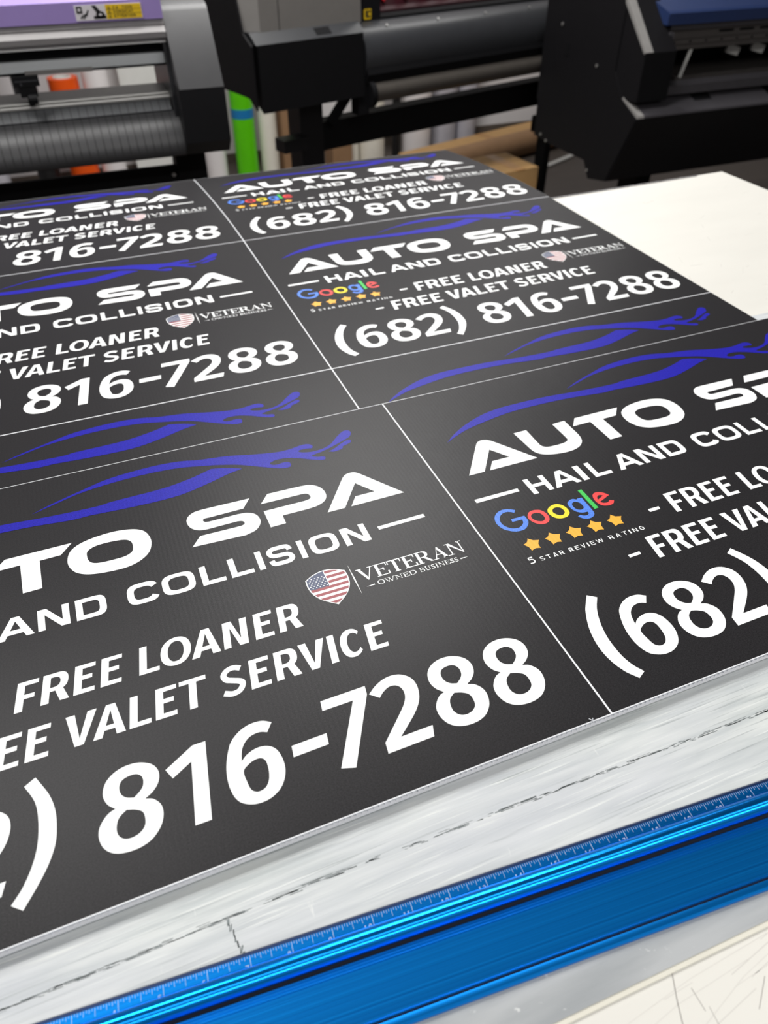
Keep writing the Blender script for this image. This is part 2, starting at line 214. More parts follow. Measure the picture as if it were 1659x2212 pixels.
def mat_plastic():
    """worn translucent cutting mat: grey-white streaks along x with pale and dark scratches"""
    m = bpy.data.materials.new('worn_cutting_mat'); m.use_nodes = True
    nt = m.node_tree; b = nt.nodes['Principled BSDF']; L = nt.links.new
    tc = nt.nodes.new('ShaderNodeTexCoord')
    def nzz(scale, st, det, rot=0, lo=.35, hi=.65):
        mp = nt.nodes.new('ShaderNodeMapping'); mp.inputs['Scale'].default_value = st; mp.inputs['Rotation'].default_value = (0, 0, rot)
        n = nt.nodes.new('ShaderNodeTexNoise'); n.inputs['Scale'].default_value = scale; n.inputs['Detail'].default_value = det
        L(tc.outputs['Object'], mp.inputs[0]); L(mp.outputs[0], n.inputs[0])
        r = nt.nodes.new('ShaderNodeMapRange'); r.inputs['From Min'].default_value = lo; r.inputs['From Max'].default_value = hi
        L(n.outputs['Fac'], r.inputs['Value']); return r.outputs[0]
    def mix(fac, a, c):
        x = nt.nodes.new('ShaderNodeMix'); x.data_type = 'RGBA'; x.clamp_factor = True
        if hasattr(fac, 'node'): L(fac, x.inputs[0])
        else: x.inputs[0].default_value = fac
        for k, v in ((6, a), (7, c)):
            if hasattr(v, 'node'): L(v, x.inputs[k])
            else: x.inputs[k].default_value = v
        return x.outputs[2]
    col = mix(nzz(70, (.16, 1.8, 1), 9, 0, .36, .64), srgb(190, 196, 196), srgb(216, 220, 218))
    col = mix(nzz(9, (.5, 1.2, 1), 4), col, mix(.5, col, srgb(204, 206, 214)))
    col = mix(nzz(230, (.07, 2.2, 1), 6, .04, .58, .76), col, srgb(230, 233, 231))
    col = mix(nzz(170, (.06, 2.4, 1), 5, -.05, .60, .74), col, srgb(164, 170, 171))
    col = mix(nzz(60, (2.2, .4, 1), 5, .7, .70, .78), col, srgb(228, 230, 228))
    sp = nt.nodes.new('ShaderNodeSeparateXYZ'); L(tc.outputs['Object'], sp.inputs[0])
    wn = nt.nodes.new('ShaderNodeTexNoise'); wn.inputs['Scale'].default_value = 40; L(tc.outputs['Object'], wn.inputs[0])
    ad = nt.nodes.new('ShaderNodeMath'); ad.operation = 'MULTIPLY_ADD'; ad.inputs[1].default_value = .02; L(wn.outputs['Fac'], ad.inputs[0]); L(sp.outputs['Y'], ad.inputs[2])
    wr = nt.nodes.new('ShaderNodeMapRange'); wr.inputs['From Min'].default_value = -.695; wr.inputs['From Max'].default_value = -.655; L(ad.outputs[0], wr.inputs['Value'])
    plain = mix(nzz(40, (.2, 1.5, 1), 6), srgb(160, 164, 167), srgb(182, 185, 187))
    plain = mix(nzz(130, (.8, 1.2, 1), 5, .4, .66, .74), plain, srgb(222, 224, 223))
    col = mix(wr.outputs[0], plain, col)
    L(col, b.inputs['Base Color'])
    b.inputs['Roughness'].default_value = .42; b.inputs['Specular IOR Level'].default_value = .4
    bp = nt.nodes.new('ShaderNodeBump'); bp.inputs['Strength'].default_value = .3; bp.inputs['Distance'].default_value = .0004
    L(nzz(90, (.10, 3, 1), 4, .05, .3, .7), bp.inputs['Height']); L(bp.outputs[0], b.inputs['Normal'])
    return m
M['mat'] = mat_plastic()
# ------------------------------------------------------------------ lettering
def smooth(pts, n=5):
    """closed outline; points flagged 1 are corners, the rest lie on smooth runs"""
    N = len(pts); P = [Vector((p[0], p[1])) for p in pts]; c = [len(p) > 2 for p in pts]; out = []
    for i in range(N):
        a, b = P[i], P[(i+1) % N]; out.append(a)
        if c[i] and c[(i+1) % N]: continue
        L = (b-a).length
        def tan(k):
            t = P[(k+1) % N]-P[k-1]
            return t.normalized() if t.length else t
        t0 = None if c[i] else tan(i); t1 = None if c[(i+1) % N] else tan((i+1) % N)
        ch = (b-a).normalized()
        if t0 is None: t0 = (2*ch*(ch.dot(t1))-t1) if False else ch
        if t1 is None: t1 = ch
        for k in range(1, n):
            s = k/n; s2, s3 = s*s, s*s*s
            out.append(a*(2*s3-3*s2+1)+t0*L*(s3-2*s2+s)+b*(-2*s3+3*s2)+t1*L*(s3-s2))
    return out
def V2(l): return [Vector(p) for p in l]
def oval(x0, x1, y0, y1, n, e=2.2, a0=0, a1=360):
    cx, cy, rx, ry = (x0+x1)/2, (y0+y1)/2, (x1-x0)/2, (y1-y0)/2
    f = lambda v: math.copysign(abs(v)**(2/e), v)
    full = abs(a1-a0) >= 359.9
    return [Vector((cx+rx*f(math.cos(math.radians(a0+(a1-a0)*i/(n if full else n-1)))), cy+ry*f(math.sin(math.radians(a0+(a1-a0)*i/(n if full else n-1)))))) for i in range(n)]
def stroke(pts, t):
    """constant-width band along a smooth open centre line"""
    P = [Vector(p) for p in pts]; Q = []
    for i in range(len(P)-1):
        p0 = P[i-1] if i else P[i]*2-P[i+1]; p1, p2 = P[i], P[i+1]; p3 = P[i+2] if i+2 < len(P) else P[i+1]*2-P[i]
        for k in range(5):
            s = k/5
            Q.append(.5*((2*p1)+(p2-p0)*s+(2*p0-5*p1+4*p2-p3)*s*s+(3*p1-p0-3*p2+p3)*s**3))
    Q.append(P[-1]); l, r = [], []
    for i, q in enumerate(Q):
        d = (Q[min(i+1, len(Q)-1)]-Q[max(i-1, 0)]).normalized(); nrm = Vector((-d.y, d.x))*t/2
        l.append(q+nrm); r.append(q-nrm)
    return l+r[::-1]
def ribbon(pts, t):
    """the same band cut into short quads, safe for tight bends"""
    p = stroke(pts, t); n = len(p)//2; l, r = p[:n], p[n:][::-1]
    return [[[l[i], l[i+1], r[i+1], r[i]]] for i in range(n-1)]
def glyph(ch, w, h, s, t, e=2.2):
    """upright sans capital in a w x h box: stem s, bar t; returns [outline, hole...] groups"""
    R = lambda x0, x1, y0, y1: [V2([(x0, y0), (x1, y0), (x1, y1), (x0, y1)])]
    if ch == 'I': return [R(0, w, 0, h)]
    if ch == '-': return [R(0, w, h*.3, h*.3+t)]
    if ch == 'L': return [[V2([(0, 0), (w, 0), (w, t), (s, t), (s, h), (0, h)])]]
    if ch == 'T': return [[V2([(w/2-s/2, 0), (w/2+s/2, 0), (w/2+s/2, h-t), (w, h-t), (w, h), (0, h), (0, h-t), (w/2-s/2, h-t)])]]
    if ch == 'H': return [[V2([(0, 0), (s, 0), (s, h/2-t/2), (w-s, h/2-t/2), (w-s, 0), (w, 0), (w, h), (w-s, h), (w-s, h/2+t/2), (s, h/2+t/2), (s, h), (0, h)])]]
    if ch in 'EF':
        m = h*.54 if ch == 'E' else h*.47
        p = [(0, 0), (s, 0), (s, m-t/2), (w*.86, m-t/2), (w*.86, m+t/2), (s, m+t/2), (s, h-t), (w, h-t), (w, h), (0, h)]
        if ch == 'E': p = [(0, 0), (w, 0), (w, t), (s, t)]+p[2:]
        return [[V2(p)]]
    if ch == 'V':
        k = s*1.12
        return [[V2([(w/2-s*.55, 0), (w/2+s*.55, 0), (w, h), (w-k, h), (w/2, s*1.0), (k, h), (0, h)])]]
    if ch == 'A':
        k = s*1.12; b0, b1 = h*.2, h*.2+t; ap = s*.58
        xl = lambda y: (w/2-ap)*y/h; il = lambda y: k+(w/2-k)*(y/(h-s*.9))
        return [[V2([(0, 0), (k, 0), (il(b0), b0), (w-il(b0), b0), (w-k, 0), (w, 0), (w/2+ap, h), (w/2-ap, h)]), V2([(il(b1), b1), (w-il(b1), b1), (w/2, h-s*.9)])]]
    if ch == 'N': return [[V2([(0, 0), (s, 0), (s, h-s*1.25), (w-s*1.25, 0), (w, 0), (w, h), (w-s, h), (w-s, s*1.25), (s*1.25, h), (0, h)])]]
    if ch == 'W':
        q = s*.9
        return [[V2([(w*.25-q/2, 0), (w*.25+q/2, 0), (w/2, h*.72), (w*.75-q/2, 0), (w*.75+q/2, 0), (w, h), (w-q, h), (w*.75, s), (w/2+q*.45, h), (w/2-q*.45, h), (w*.25, s), (q, h), (0, h)])]]
    if ch == 'O': return [[oval(0, w, -h*.015, h*1.015, 44, e), oval(s, w-s, t*.9, h-t*.9, 36, e)]]
    if ch == 'C':
        a = 40 if e < 2.6 else 24
        return [[oval(0, w*1.02, -h*.015, h*1.015, 40, e, a, 360-a)+oval(s, w*1.02-s*(1 if e > 2.6 else .4), t, h-t, 36, e, 360-a, a)]]
    if ch == 'G':
        return [[oval(0, w, 0, h, 40, e, 40, 350)+oval(s, w-s*.4, t, h-t, 36, e, 345, 40)], R(w*.55, w*.98, h*.42, h*.42+t), R(w-s, w*.98, h*.12, h*.5)]
    if ch == 'D':
        r = h*.5 if e < 2.6 else h*.42
        def dd(x0, x1, y0, y1, r, e): return V2([(x0, y0)])+oval(x1-2*r, x1, y0, y1, 24, e, -90, 90)+V2([(x0, y1)])
        return [[dd(0, w, 0, h, r, e), dd(s, w-s, t, h-t, r-s*.8, e)]]
    if ch in 'RPB':
        m = h*.42; r = (h-m)/2
        ob = oval(w*.92-2*r, w*.92, m-t*.3, h, 18, 2.4, -90, 90)
        hole = V2([(s, m+t*.6)])+oval(w*.92-2*r, w*.92-s, m+t*.6, h-t, 14, 2.4, -90, 90)+V2([(s, h-t)])
        out = [[V2([(0, 0), (s, 0), (s, m-t*.3)])+ob+V2([(0, h)]), hole]]
        if ch == 'R': out.append([V2([(s+(w-s)*.22, m+t*.2), (w-s*1.15, 0), (w, 0), (s+(w-s)*.62, m+t*.3)])])
        if ch == 'B': out.append([V2([(0, 0), (w*.8, 0)])+oval(w-m*1.05, w, 0, m+t*.7, 14, 2.4, -80, 80)+V2([(0, m+t*.7)]), V2([(s, t)])+oval(w-m*1.05, w-s, t, m-t*.3, 12, 2.4, -90, 90)+V2([(s, m-t*.3)])])
        return out
    if ch == 'S':
        x0, x1 = s*.42, w-s*.42; y0, y1 = t*.48, h-t*.48; m = h/2; k = 1 if e > 2.6 else 0
        if k: pts = [(x1+s*.1, y1-h*.22), (x1-w*.02, y1-h*.06), (x1-w*.14, y1), (x0+w*.18, y1), (x0, y1-h*.12), (x0+w*.02, m+h*.12), (x0+w*.16, m+h*.02), (x1-w*.16, m-h*.02), (x1-w*.02, m-h*.12), (x1, y0+h*.12), (x1-w*.18, y0), (x0+w*.14, y0), (x0+w*.02, y0+h*.06), (x0-s*.1, y0+h*.22)]
        else: pts = [(x1-w*.02, y1-h*.08), (w*.58, y1), (w*.3, y1-h*.03), (x0, y1-h*.17), (x0+w*.1, m+h*.09), (w*.5, m), (x1-w*.06, m-h*.1), (x1, y0+h*.2), (w*.72, y0+h*.04), (w*.42, y0), (x0-w*.04, y0+h*.09)]
        return ribbon(pts, (s+t)/2*.98)
    if ch == '5': return [[stroke([(w*.9, h-t*.5), (w*.2, h-t*.5)], t)], [stroke([(w*.2, h-t*.4), (w*.15, h*.62)], s*.8)], [stroke([(w*.12, h*.6), (w*.5, h*.64), (w*.85, h*.45), (w*.8, h*.15), (w*.45, t*.45), (w*.02, h*.1)], s*.85)]]
    if ch == '0': return [[oval(0, w, 0, h, 30, 2.2), oval(s, w-s, t, h-t, 24, 2.2)]]
    if ch == '1': return [R(w*.5-s/2, w*.5+s/2, 0, h), [stroke([(w*.08, h*.74), (w*.5, h-t*.4)], t)]]
    if ch == '2': return [[stroke([(w*.06, h*.72), (w*.25, h*.92), (w*.6, h*.93), (w*.86, h*.7), (w*.66, h*.42), (w*.1, t*.5)], s*.9)], R(w*.02, w, 0, t)]
    if ch == '3': return [[stroke([(w*.06, h*.86), (w*.5, h*.94), (w*.82, h*.74), (w*.4, h*.53)], s*.9)], [stroke([(w*.4, h*.53), (w*.9, h*.3), (w*.5, h*.06), (w*.03, h*.13)], s*.9)]]
    if ch == '4': return [R(w*.62, w*.62+s, 0, h), R(0, w, h*.24, h*.24+t), [stroke([(w*.05, h*.27), (w*.66, h*.97)], s*.9)]]
    if ch == '6' or ch == '9':
        g = [[oval(0, w, 0, h*.62, 26, 2.2), oval(s, w-s, t, h*.62-t, 20, 2.2)], [stroke([(s*.5, h*.3), (w*.2, h*.75), (w*.75, h*.95)], s*.9)]]
        return g if ch == '6' else [[[Vector((w-p.x, h-p.y)) for p in c] for c in q] for q in g]
    if ch == '7': return [R(0, w, h-t, h), [stroke([(w*.9, h-t*.6), (w*.35, 0)], s)]]
    if ch == '8': return [[oval(w*.08, w*.92, h*.48, h, 26, 2.2), oval(w*.08+s, w*.92-s, h*.48+t*.8, h-t, 20, 2.2)], [oval(0, w, 0, h*.56, 26, 2.2), oval(s, w-s, t, h*.56-t*.8, 20, 2.2)]]
    return []
def serif(ch, w, h):
    """bookish serif capital: thick and thin strokes with slab feet"""
    K, k, f, fw = h*.19, h*.068, h*.058, h*.12
    r = lambda x0, x1, y0, y1: [V2([(x0, y0), (x1, y0), (x1, y1), (x0, y1)])]
    def stem(x, top=1, bot=1):
        g = [r(x-K/2, x+K/2, 0, h)]
        if bot: g.append(r(x-K/2-fw*.7, x+K/2+fw*.7, 0, f))
        if top: g.append(r(x-K/2-fw*.7, x+K/2+fw*.7, h-f, h))
        return g
    x0 = fw*.7+K/2
    if ch == 'I': return stem(w/2)
    if ch in 'EF':
        g = stem(x0)+[r(x0, w, h-k, h), r(w-k, w, h*.74, h), r(x0, w*.72, h*.5, h*.5+k), r(w*.72-k, w*.72, h*.4, h*.63)]
        return g+[r(x0, w, 0, k), r(w-k, w*1.03, 0, h*.28)]
    if ch == 'T': return stem(w/2, 0)+[r(0, w, h-k, h), r(0, k, h*.72, h), r(w-k, w, h*.72, h)]
    if ch == 'V': return [[V2([(w*.06, h), (w*.06+K*1.1, h), (w*.56, h*.16), (w*.53, 0), (w*.47, 0)])], [V2([(w*.88, h), (w*.95, h), (w*.53, 0), (w*.50, h*.08)])], r(-w*.02, w*.34, h-f, h), r(w*.7, w*1.02, h-f, h)]
    if ch == 'A': return [[V2([(w*.5, h), (w*.56, h), (w*.94, 0), (w*.94-K*1.15, 0), (w*.46, h*.86)])], [V2([(w*.1, 0), (w*.17, 0), (w*.54, h), (w*.5, h)])], r(w*.24, w*.7, h*.32, h*.32+k), r(-w*.02, w*.3, 0, f), r(w*.62, w*1.04, 0, f)]
    if ch == 'N': return [r(w*.12, w*.12+k*1.2, 0, h), r(w*.86-k*1.2, w*.86, 0, h), [V2([(w*.06, h), (w*.06+K*1.2, h), (w*.86, 0), (w*.86-k, 0)])], r(0, w*.28, 0, f), r(-.02*w, w*.14, h-f, h), r(w*.7, w, h-f, h)]
    if ch == 'R': return stem(x0)+[[V2([(x0, h*.46)])+oval(w*.2, w*.86, h*.46, h, 18, 2.2, -90, 90)+V2([(x0, h)]), V2([(x0+K/2, h*.46+k)])+oval(w*.2, w*.86-K, h*.46+k, h-k, 14, 2.2, -90, 90)+V2([(x0+K/2, h-k)])], [V2([(w*.42, h*.48), (w*.42+K*1.1, h*.5), (w*1.02, f*.4), (w*1.04, 0), (w*.85, 0)])]]
    if ch == 'O': return [[oval(0, w, -.02*h, 1.02*h, 34), oval(K, w-K, k*.8, h-k*.8, 28)]]
    if ch == 'D': return stem(x0)+[[V2([(x0, 0)])+oval(-w*.1, w, 0, h, 22, 2.2, -90, 90)+V2([(x0, h)]), V2([(x0+K/2, k)])+oval(-w*.05, w-K, k, h-k, 18, 2.2, -90, 90)+V2([(x0+K/2, h-k)])]]
    if ch == 'B': return stem(x0)+[[V2([(x0, h*.5)])+oval(w*.1, w*.88, h*.5, h, 16, 2.2, -90, 90)+V2([(x0, h)]), V2([(x0+K/2, h*.5+k)])+oval(w*.1, w*.88-K, h*.5+k, h-k, 12, 2.2, -90, 90)+V2([(x0+K/2, h-k)])], [V2([(x0, 0)])+oval(w*.1, w, 0, h*.54, 16, 2.2, -90, 90)+V2([(x0, h*.54)]), V2([(x0+K/2, k)])+oval(w*.1, w-K, k, h*.54-k, 12, 2.2, -90, 90)+V2([(x0+K/2, h*.54-k)])]]
    if ch == 'U': return [r(w*.12, w*.12+K, h*.3, h), r(w*.84-k*1.2, w*.84, h*.3, h), [stroke([(w*.12+K/2, h*.32), (w*.2+K/2, h*.1), (w*.5, k), (w*.76, h*.12), (w*.84-k*.6, h*.32)], K*.75)], r(0, w*.12+K+fw*.7, h-f, h), r(w*.68, w, h-f, h)]
    if ch == 'W': return [[V2([(0, h), (K, h), (w*.36, 0), (w*.3, 0)])], [V2([(w*.5, h), (w*.46, h), (w*.30, 0), (w*.36, 0)])], [V2([(w*.4, h), (w*.4+K, h), (w*.7, 0), (w*.64, 0)])], [V2([(w*.92, h), (w*.97, h), (w*.7, 0), (w*.66, 0)])], r(-.04*w, w*.2, h-f, h), r(w*.34, w*.6, h-f, h), r(w*.84, w*1.04, h-f, h)]
    if ch == 'S':
        s2 = K*.8
        return ribbon([(w*.82, h*.84), (w*.5, h-k), (w*.2, h*.82), (w*.3, h*.58), (w*.72, h*.4), (w*.82, h*.18), (w*.5, k), (w*.12, h*.16)], s2)+[r(w*.8, w*.87, h*.72, h), r(w*.08, w*.15, 0, h*.28)]
    return []
def place(groups, x, y, slant=0):
    return [[[Vector((x+p.x+slant*p.y, y+p.y)) for p in c] for c in g] for g in groups]
def word(txt, x0, x1, y, h, s, t, e=2.2, gap=.22, slant=0, fn=None, widths={}):
    """letters spread evenly between x0 and x1"""
    ws = [widths.get(c, .3 if c == 'I' else .95 if c == 'W' else .62) for c in txt]
    if fn is None:
        ws = [s/h if c == 'I' else v for c, v in zip(txt, ws)]
    tot = sum(ws)+gap*(len(txt)-1); k = (x1-x0)/tot; out = []; x = x0
    for c, v in zip(txt, ws):
        if c != ' ':
            g = fn(c, v*k, h) if fn else glyph(c, v*k, h, s, t, e)
            out += place(g, x, y, slant)
        x += (v+gap)*k
    return out
S = lambda k: [smooth(c) for c in ART[k]]
def off(k, d): return [[Vector((p.x+d[0], p.y+d[1])) for p in c] for c in S(k)]
ink = ['ink_white', 'ink_blue', 'ink_gold', 'g_blue', 'g_red', 'g_yellow', 'g_green', 'flag_red', 'flag_navy']
O = ART['off']
def star(tips, d):
    c = sum((Vector(t[:2]) for t in tips), Vector((0, 0)))/5; out = []
    for i in range(5):
        a, b = Vector(tips[i][:2])-c, Vector(tips[(i+1) % 5][:2])-c
        p, q = Vector(tips[i-1][:2])-c, a
        prev = (p+a)*.5*.75; nxt = (a+b)*.5*.75
        out += [prev, a*.93+(prev-a)*.14, a*.97+(prev-a)*.05, a*.97+(nxt-a)*.05, a*.93+(nxt-a)*.14]
    return [[Vector((d[0]+v.x, d[1]+v.y)) for v in out]]
BW = 5.8; BT = 4.9
def tagline():
    g = []
    for ch, x0, x1 in (('H', 80.6, 104.6), ('A', 107.4, 138.4), ('I', 141.2, 148), ('L', 155.8, 177.2), ('A', 187.2, 217.2), ('N', 220.1, 246), ('D', 251.2, 276.8), ('C', 294.6, 321.5), ('O', 325, 354.2), ('L', 359.6, 380.7), ('L', 385.8, 406.7), ('I', 411.7, 417.3), ('S', 422.6, 446), ('I', 452.4, 457.8), ('O', 463, 490.6), ('N', 496, 521.2)):
        g += place(glyph(ch, x1-x0, 24.9, BW if ch != 'I' else x1-x0, BT, 3.3), x0, -216)
    return g+[S('ld'), S('rd')]
def services():
    g = [S('d1'), S('d2')]; k = .14
    for ch, x0, x1 in (('F', 198.4, 214.2), ('R', 217.5, 238.5), ('E', 241.6, 257.4), ('E', 262, 278.1), ('L', 291.9, 307.9), ('O', 308.8, 333.6), ('A', 333.9, 357.8), ('N', 360.5, 381.1), ('E', 387.2, 403.2), ('R', 408, 428.4)):
        g += place(glyph(ch, x1-x0, 28.1, 5.9, 4.1), x0, -293.4, k)
    for ch, x0, x1 in (('F', 140.9, 156.6), ('R', 159.8, 180.5), ('E', 183.6, 199.8), ('E', 204.1, 220.2), ('V', 230.6, 253.2), ('A', 251.7, 275.3), ('L', 278, 294), ('E', 297.4, 313.5), ('T', 315.6, 336.6), ('S', 348.2, 367.4), ('E', 371.5, 387.6), ('R', 392.1, 412.8), ('V', 413, 435.4), ('I', 437.9, 443.9), ('C', 448, 467), ('E', 471.7, 487.5)):
        g += place(glyph(ch, x1-x0, 28.2, 5.9, 4.1), x0, -340, k)
    return g
def phone():
    return [S('('), S('6'), S('8'), off('2', O['2a']), S(')'), off('8', O['8b']), S('1'), off('6', O['6b']), S('-'), S('7'), S('2'), off('8', O['8c']), off('8', O['8d'])]
def rating():
    kw = dict(y=-302.2, h=5.2, s=1.0, t=.8)
    return place(glyph('5', 6, 8.4, 1.5, 1.3), 25.6, -302.2)+word('STAR', 36.9, 62.3, gap=.34, **kw)+word('REVIEW', 68.2, 106, gap=.3, **kw)+word('RATING', 113, 153.3, gap=.34, **kw)
def taper(x0, x1, y0, y1, horiz=True):
    m = (x0+x1)/2
    return [V2([(x0, (y0+y1)/2), (m, y1), (x1, (y0+y1)/2), (m, y0)])] if horiz else [V2([(m, y0), (x1, (y0+y1)/2), (m, y1), (x0, (y0+y1)/2)])]
def veteran():
    fw = dict(V=.92, E=.74, T=.78, R=.86, A=.92, N=.98, O=.9, W=1.25, D=.9, B=.76, U=.9, S=.62, I=.42)
    g = word('VETERAN', 491.6, 598, -264, 15.4, 1, 1, gap=.05, fn=serif, widths=fw)
    g += word('OWNED', 505.2, 543, -273.4, 5.4, 1, 1, gap=.1, fn=serif, widths=fw)+word('BUSINESS', 546.6, 585.6, -273.4, 5.4, 1, 1, gap=.1, fn=serif, widths=fw)
    g += [[V2([(494, -271.5), (502.1, -272), (502.1, -270.4)])], [V2([(595.8, -271.2), (587.8, -270.4), (587.8, -272)])]]
    return g+[taper(486.7, 488.1, -278.5, -239.4, False)]
def shield(inset=0):
    cx, i = 464.1, inset
    pts = [(cx, -237.4-i), (cx-10, -239.6-i), (cx-18.8+i, -244.4-i*.3, 1), (cx-19.3+i, -252), (cx-17.6+i, -262), (cx-12+i*.7, -271.5), (cx, -281.8+i*1.3, 1), (cx+12-i*.7, -271.5), (cx+17.6-i, -262), (cx+19.3-i, -252), (cx+18.8-i, -244.4-i*.3, 1), (cx+10, -239.6-i)]
    return smooth(pts)
def clip_poly(poly, y0, y1):
    def half(P, f):
        out = []
        for i in range(len(P)):
            a, b = P[i], P[(i+1) % len(P)]; fa, fb = f(a), f(b)
            if fa >= 0: out.append(a)
            if fa*fb < 0: out.append(a+(b-a)*(fa/(fa-fb)))
        return out
    return half(half(poly, lambda p: p.y-y0), lambda p: y1-p.y)
def flag():
    out = [([shield()], 0)]
    inn = shield(1.1); P = 6.15; y = -239.2
    for k in range(7):
        c = clip_poly(inn, y-k*P-P*.5, y-k*P)
        if len(c) > 2:
            if k < 3: c = [Vector((max(p.x, 464.6), p.y)) for p in c]
            out.append(([c], 7, .05))
    c = clip_poly(inn, -257.6, -236); c = [Vector((min(p.x, 463.8), p.y)) for p in c]
    out.append(([c], 8, .06))
    for r in range(6):
        for q in range(5):
            x, yy = 447.6+q*3.3+(r % 2)*1.6, -244.6-r*2.25
            if x < 463: out.append(([oval(x-.62, x+.62, yy-.62, yy+.62, 10, 2)], 0, .12))
    return out
W0 = lambda g: [(x, 0) for x in g]
PARTS = [
 ('car_outline', [(S('roof'), 1), (S('drop'), 1), (S('body'), 1)]),
 ('business_lettering', W0([S('A1'), S('U'), S('T'), S('O'), S('S'), S('Pp'), S('A2')])),
 ('tagline_lettering', W0(tagline())),
 ('service_lettering', W0(services())),
 ('phone_lettering', W0(phone())),
 ('review_wordmark', [(S('gG'), 3), (S('go1'), 4), (S('go2'), 5), (S('gg'), 3), (S('gl'), 6), (S('ge'), 4)]),
 ('rating_stars', [(star(ART['star'], c), 2) for c in ART['starc']]),
 ('rating_lettering', W0(rating())),
 ('flag_shield', flag()),
 ('veteran_lettering', W0(veteran())),
]
PART_LABEL = {'car_outline': 'violet-blue outline of a car', 'rating_stars': 'five gold stars', 'review_wordmark': 'blue, red, yellow and green wordmark', 'flag_shield': 'shield with stars and red stripes'}
def art_mesh(name, items, z, bend=None, y0=0):
    """items in mm, y down from the sign's top edge -> flat mesh in metres lying z above the sheet"""
    bm = B()
    for gi, it in enumerate(items):
        g, mi = it[0], it[1]; dz = it[2]/1000 if len(it) > 2 else 0
        cs = [[Vector((p.x, p.y, 0)) for p in c] for c in g]
        flat = [p for c in cs for p in c]; dz += (gi % 4)*2.5e-5
        vs = [bm.verts.new((p.x/1000, p.y/1000, z+dz)) for p in flat]
        for t in tessellate_polygon(cs):
            if len(set(t)) == 3:
                try: f = bm.faces.new([vs[i] for i in t]); f.material_index = mi
                except ValueError: pass
    if bend:
        for k in range(1, 24):
            geom = bm.verts[:]+bm.edges[:]+bm.faces[:]
            bmesh.ops.bisect_plane(bm, geom=geom, plane_co=(0, -k*.02, 0), plane_no=(0, 1, 0))
        for v in bm.verts: v.co.z += bend(v.co.y+y0)
    for f in bm.faces:
        f.normal_update()
        if f.normal.z < 0: f.normal_flip()
    me = bpy.data.meshes.new(name); bm.to_mesh(me); bm.free()
    for k in ink: me.materials.append(M[k])
    return me
def droop(y):
    d = max(0, y-H); return -.0295*(d/.45)**1.7
flat_art = {n: art_mesh(n, it, .00012) for n, it in PARTS}
bent_art = {n: art_mesh(n, it, .0003, droop, 2*H) for n, it in PARTS}
def panel_mesh(x0, x1, h, inset, bend=None, right=True):
    i = inset; n = 24 if bend else 1
    bm = B(); rows = []
    for k in range(n+1):
        y = -i-(h-2*i)*k/n; z = bend(y+2*H) if bend else 0
        rows.append([bm.verts.new((x0+i, y, z)), bm.verts.new((x1-(i if right else .0002), y, z))])
    for k in range(n): bm.faces.new((rows[k][0], rows[k+1][0], rows[k+1][1], rows[k][1]))
    me = bpy.data.meshes.new('print_panel'); bm.to_mesh(me); bm.free(); me.materials.append(M['ink_black'])
    return me
WL = W+.0098
def sign(parent, x, y, w, art, bend=None, right=True, only=None, z=.00006):
    p = link('print_panel', panel_mesh(0, w, H, .0008, bend, right), M['ink_black'], parent)
    p.location = (x, y, z)
    for n, _ in PARTS:
        if only and n not in only: continue
        o = link(n, art[n], None, p)
        if n in PART_LABEL: o['label'] = PART_LABEL[n]
    return p
# ------------------------------------------------------------------ work table, mat, sheets
a = math.radians(1.2)
tb = thing('work_table', 'long white laminate work table with scuffed top under the black sign sheets', 'table', (1.05, .479, 0), a)
zt = ZT-.006
obj('tabletop', box(B(), -2.55, 0, -1.62, 0, zt-.03, zt), M['table'], tb, bevel=.002)
obj('edge_band', box(B(), -2.54, -.07, -.0055, .0018, zt-.03, zt+.0003), M['wood_edge'], tb)
for lx in (-2.45, -.12):
    for ly in (-1.52, -.10):
        obj('leg', box(B(), lx-.03, lx+.03, ly-.03, ly+.03, 0, zt-.03), M['steel_leg'], tb)
bm = B()
def thin(bm, pts, wd, z):
    for (x0, y0), (x1, y1) in zip(pts, pts[1:]):
        d = Vector((x1-x0, y1-y0)).normalized(); nx, ny = -d.y*wd/2, d.x*wd/2
        bm.faces.new([bm.verts.new(q) for q in ((x0+nx, y0+ny, z), (x0-nx, y0-ny, z), (x1-nx, y1-ny, z), (x1+nx, y1+ny, z))])
Minv = (Matrix.Translation((1.05, .479, 0)) @ Matrix.Rotation(a, 4, 'Z')).inverted()
SCUFF = mat('faint_scuff', srgb(214, 211, 205), .7)
def tl(pts): return [tuple((Minv @ Vector((x, y, 0)))[:2]) for x, y in pts]
for pts, wd in (([(-.0377, -.7293), (-.0445, -.7428), (-.049, -.7533), (-.053, -.775)], .0006), ([(-.0326, -.7405), (-.0327, -.7531)], .0004), ([(-.0292, -.752), (-.030, -.76), (-.030, -.772)], .0003), ([(-.0034, -.764), (.012, -.752)], .0004), ([(-.10, -.744), (-.03, -.7365), (.03, -.734)], .00025), ([(-.09, -.752), (-.045, -.7445), (.01, -.741)], .00025), ([(-.05, -.7625), (.0, -.7475), (.03, -.742)], .00025)):
    bm = B(); thin(bm, tl(pts), wd, zt+.00005); obj('scratch_mark', bm, M['scratch'] if wd > .00028 else SCUFF, tb)
random.seed(11)
for k in range(26):
    x, y, an, L = random.uniform(.62, 1.0), random.uniform(-.05, .45), random.uniform(-.2, 1.2), random.uniform(.006, .03)
    bm = B(); thin(bm, tl([(x, y), (x+L*math.cos(an), y+L*math.sin(an))]), random.uniform(.0004, .0016), zt+.00005); obj('scuff_mark', bm, SCUFF, tb)
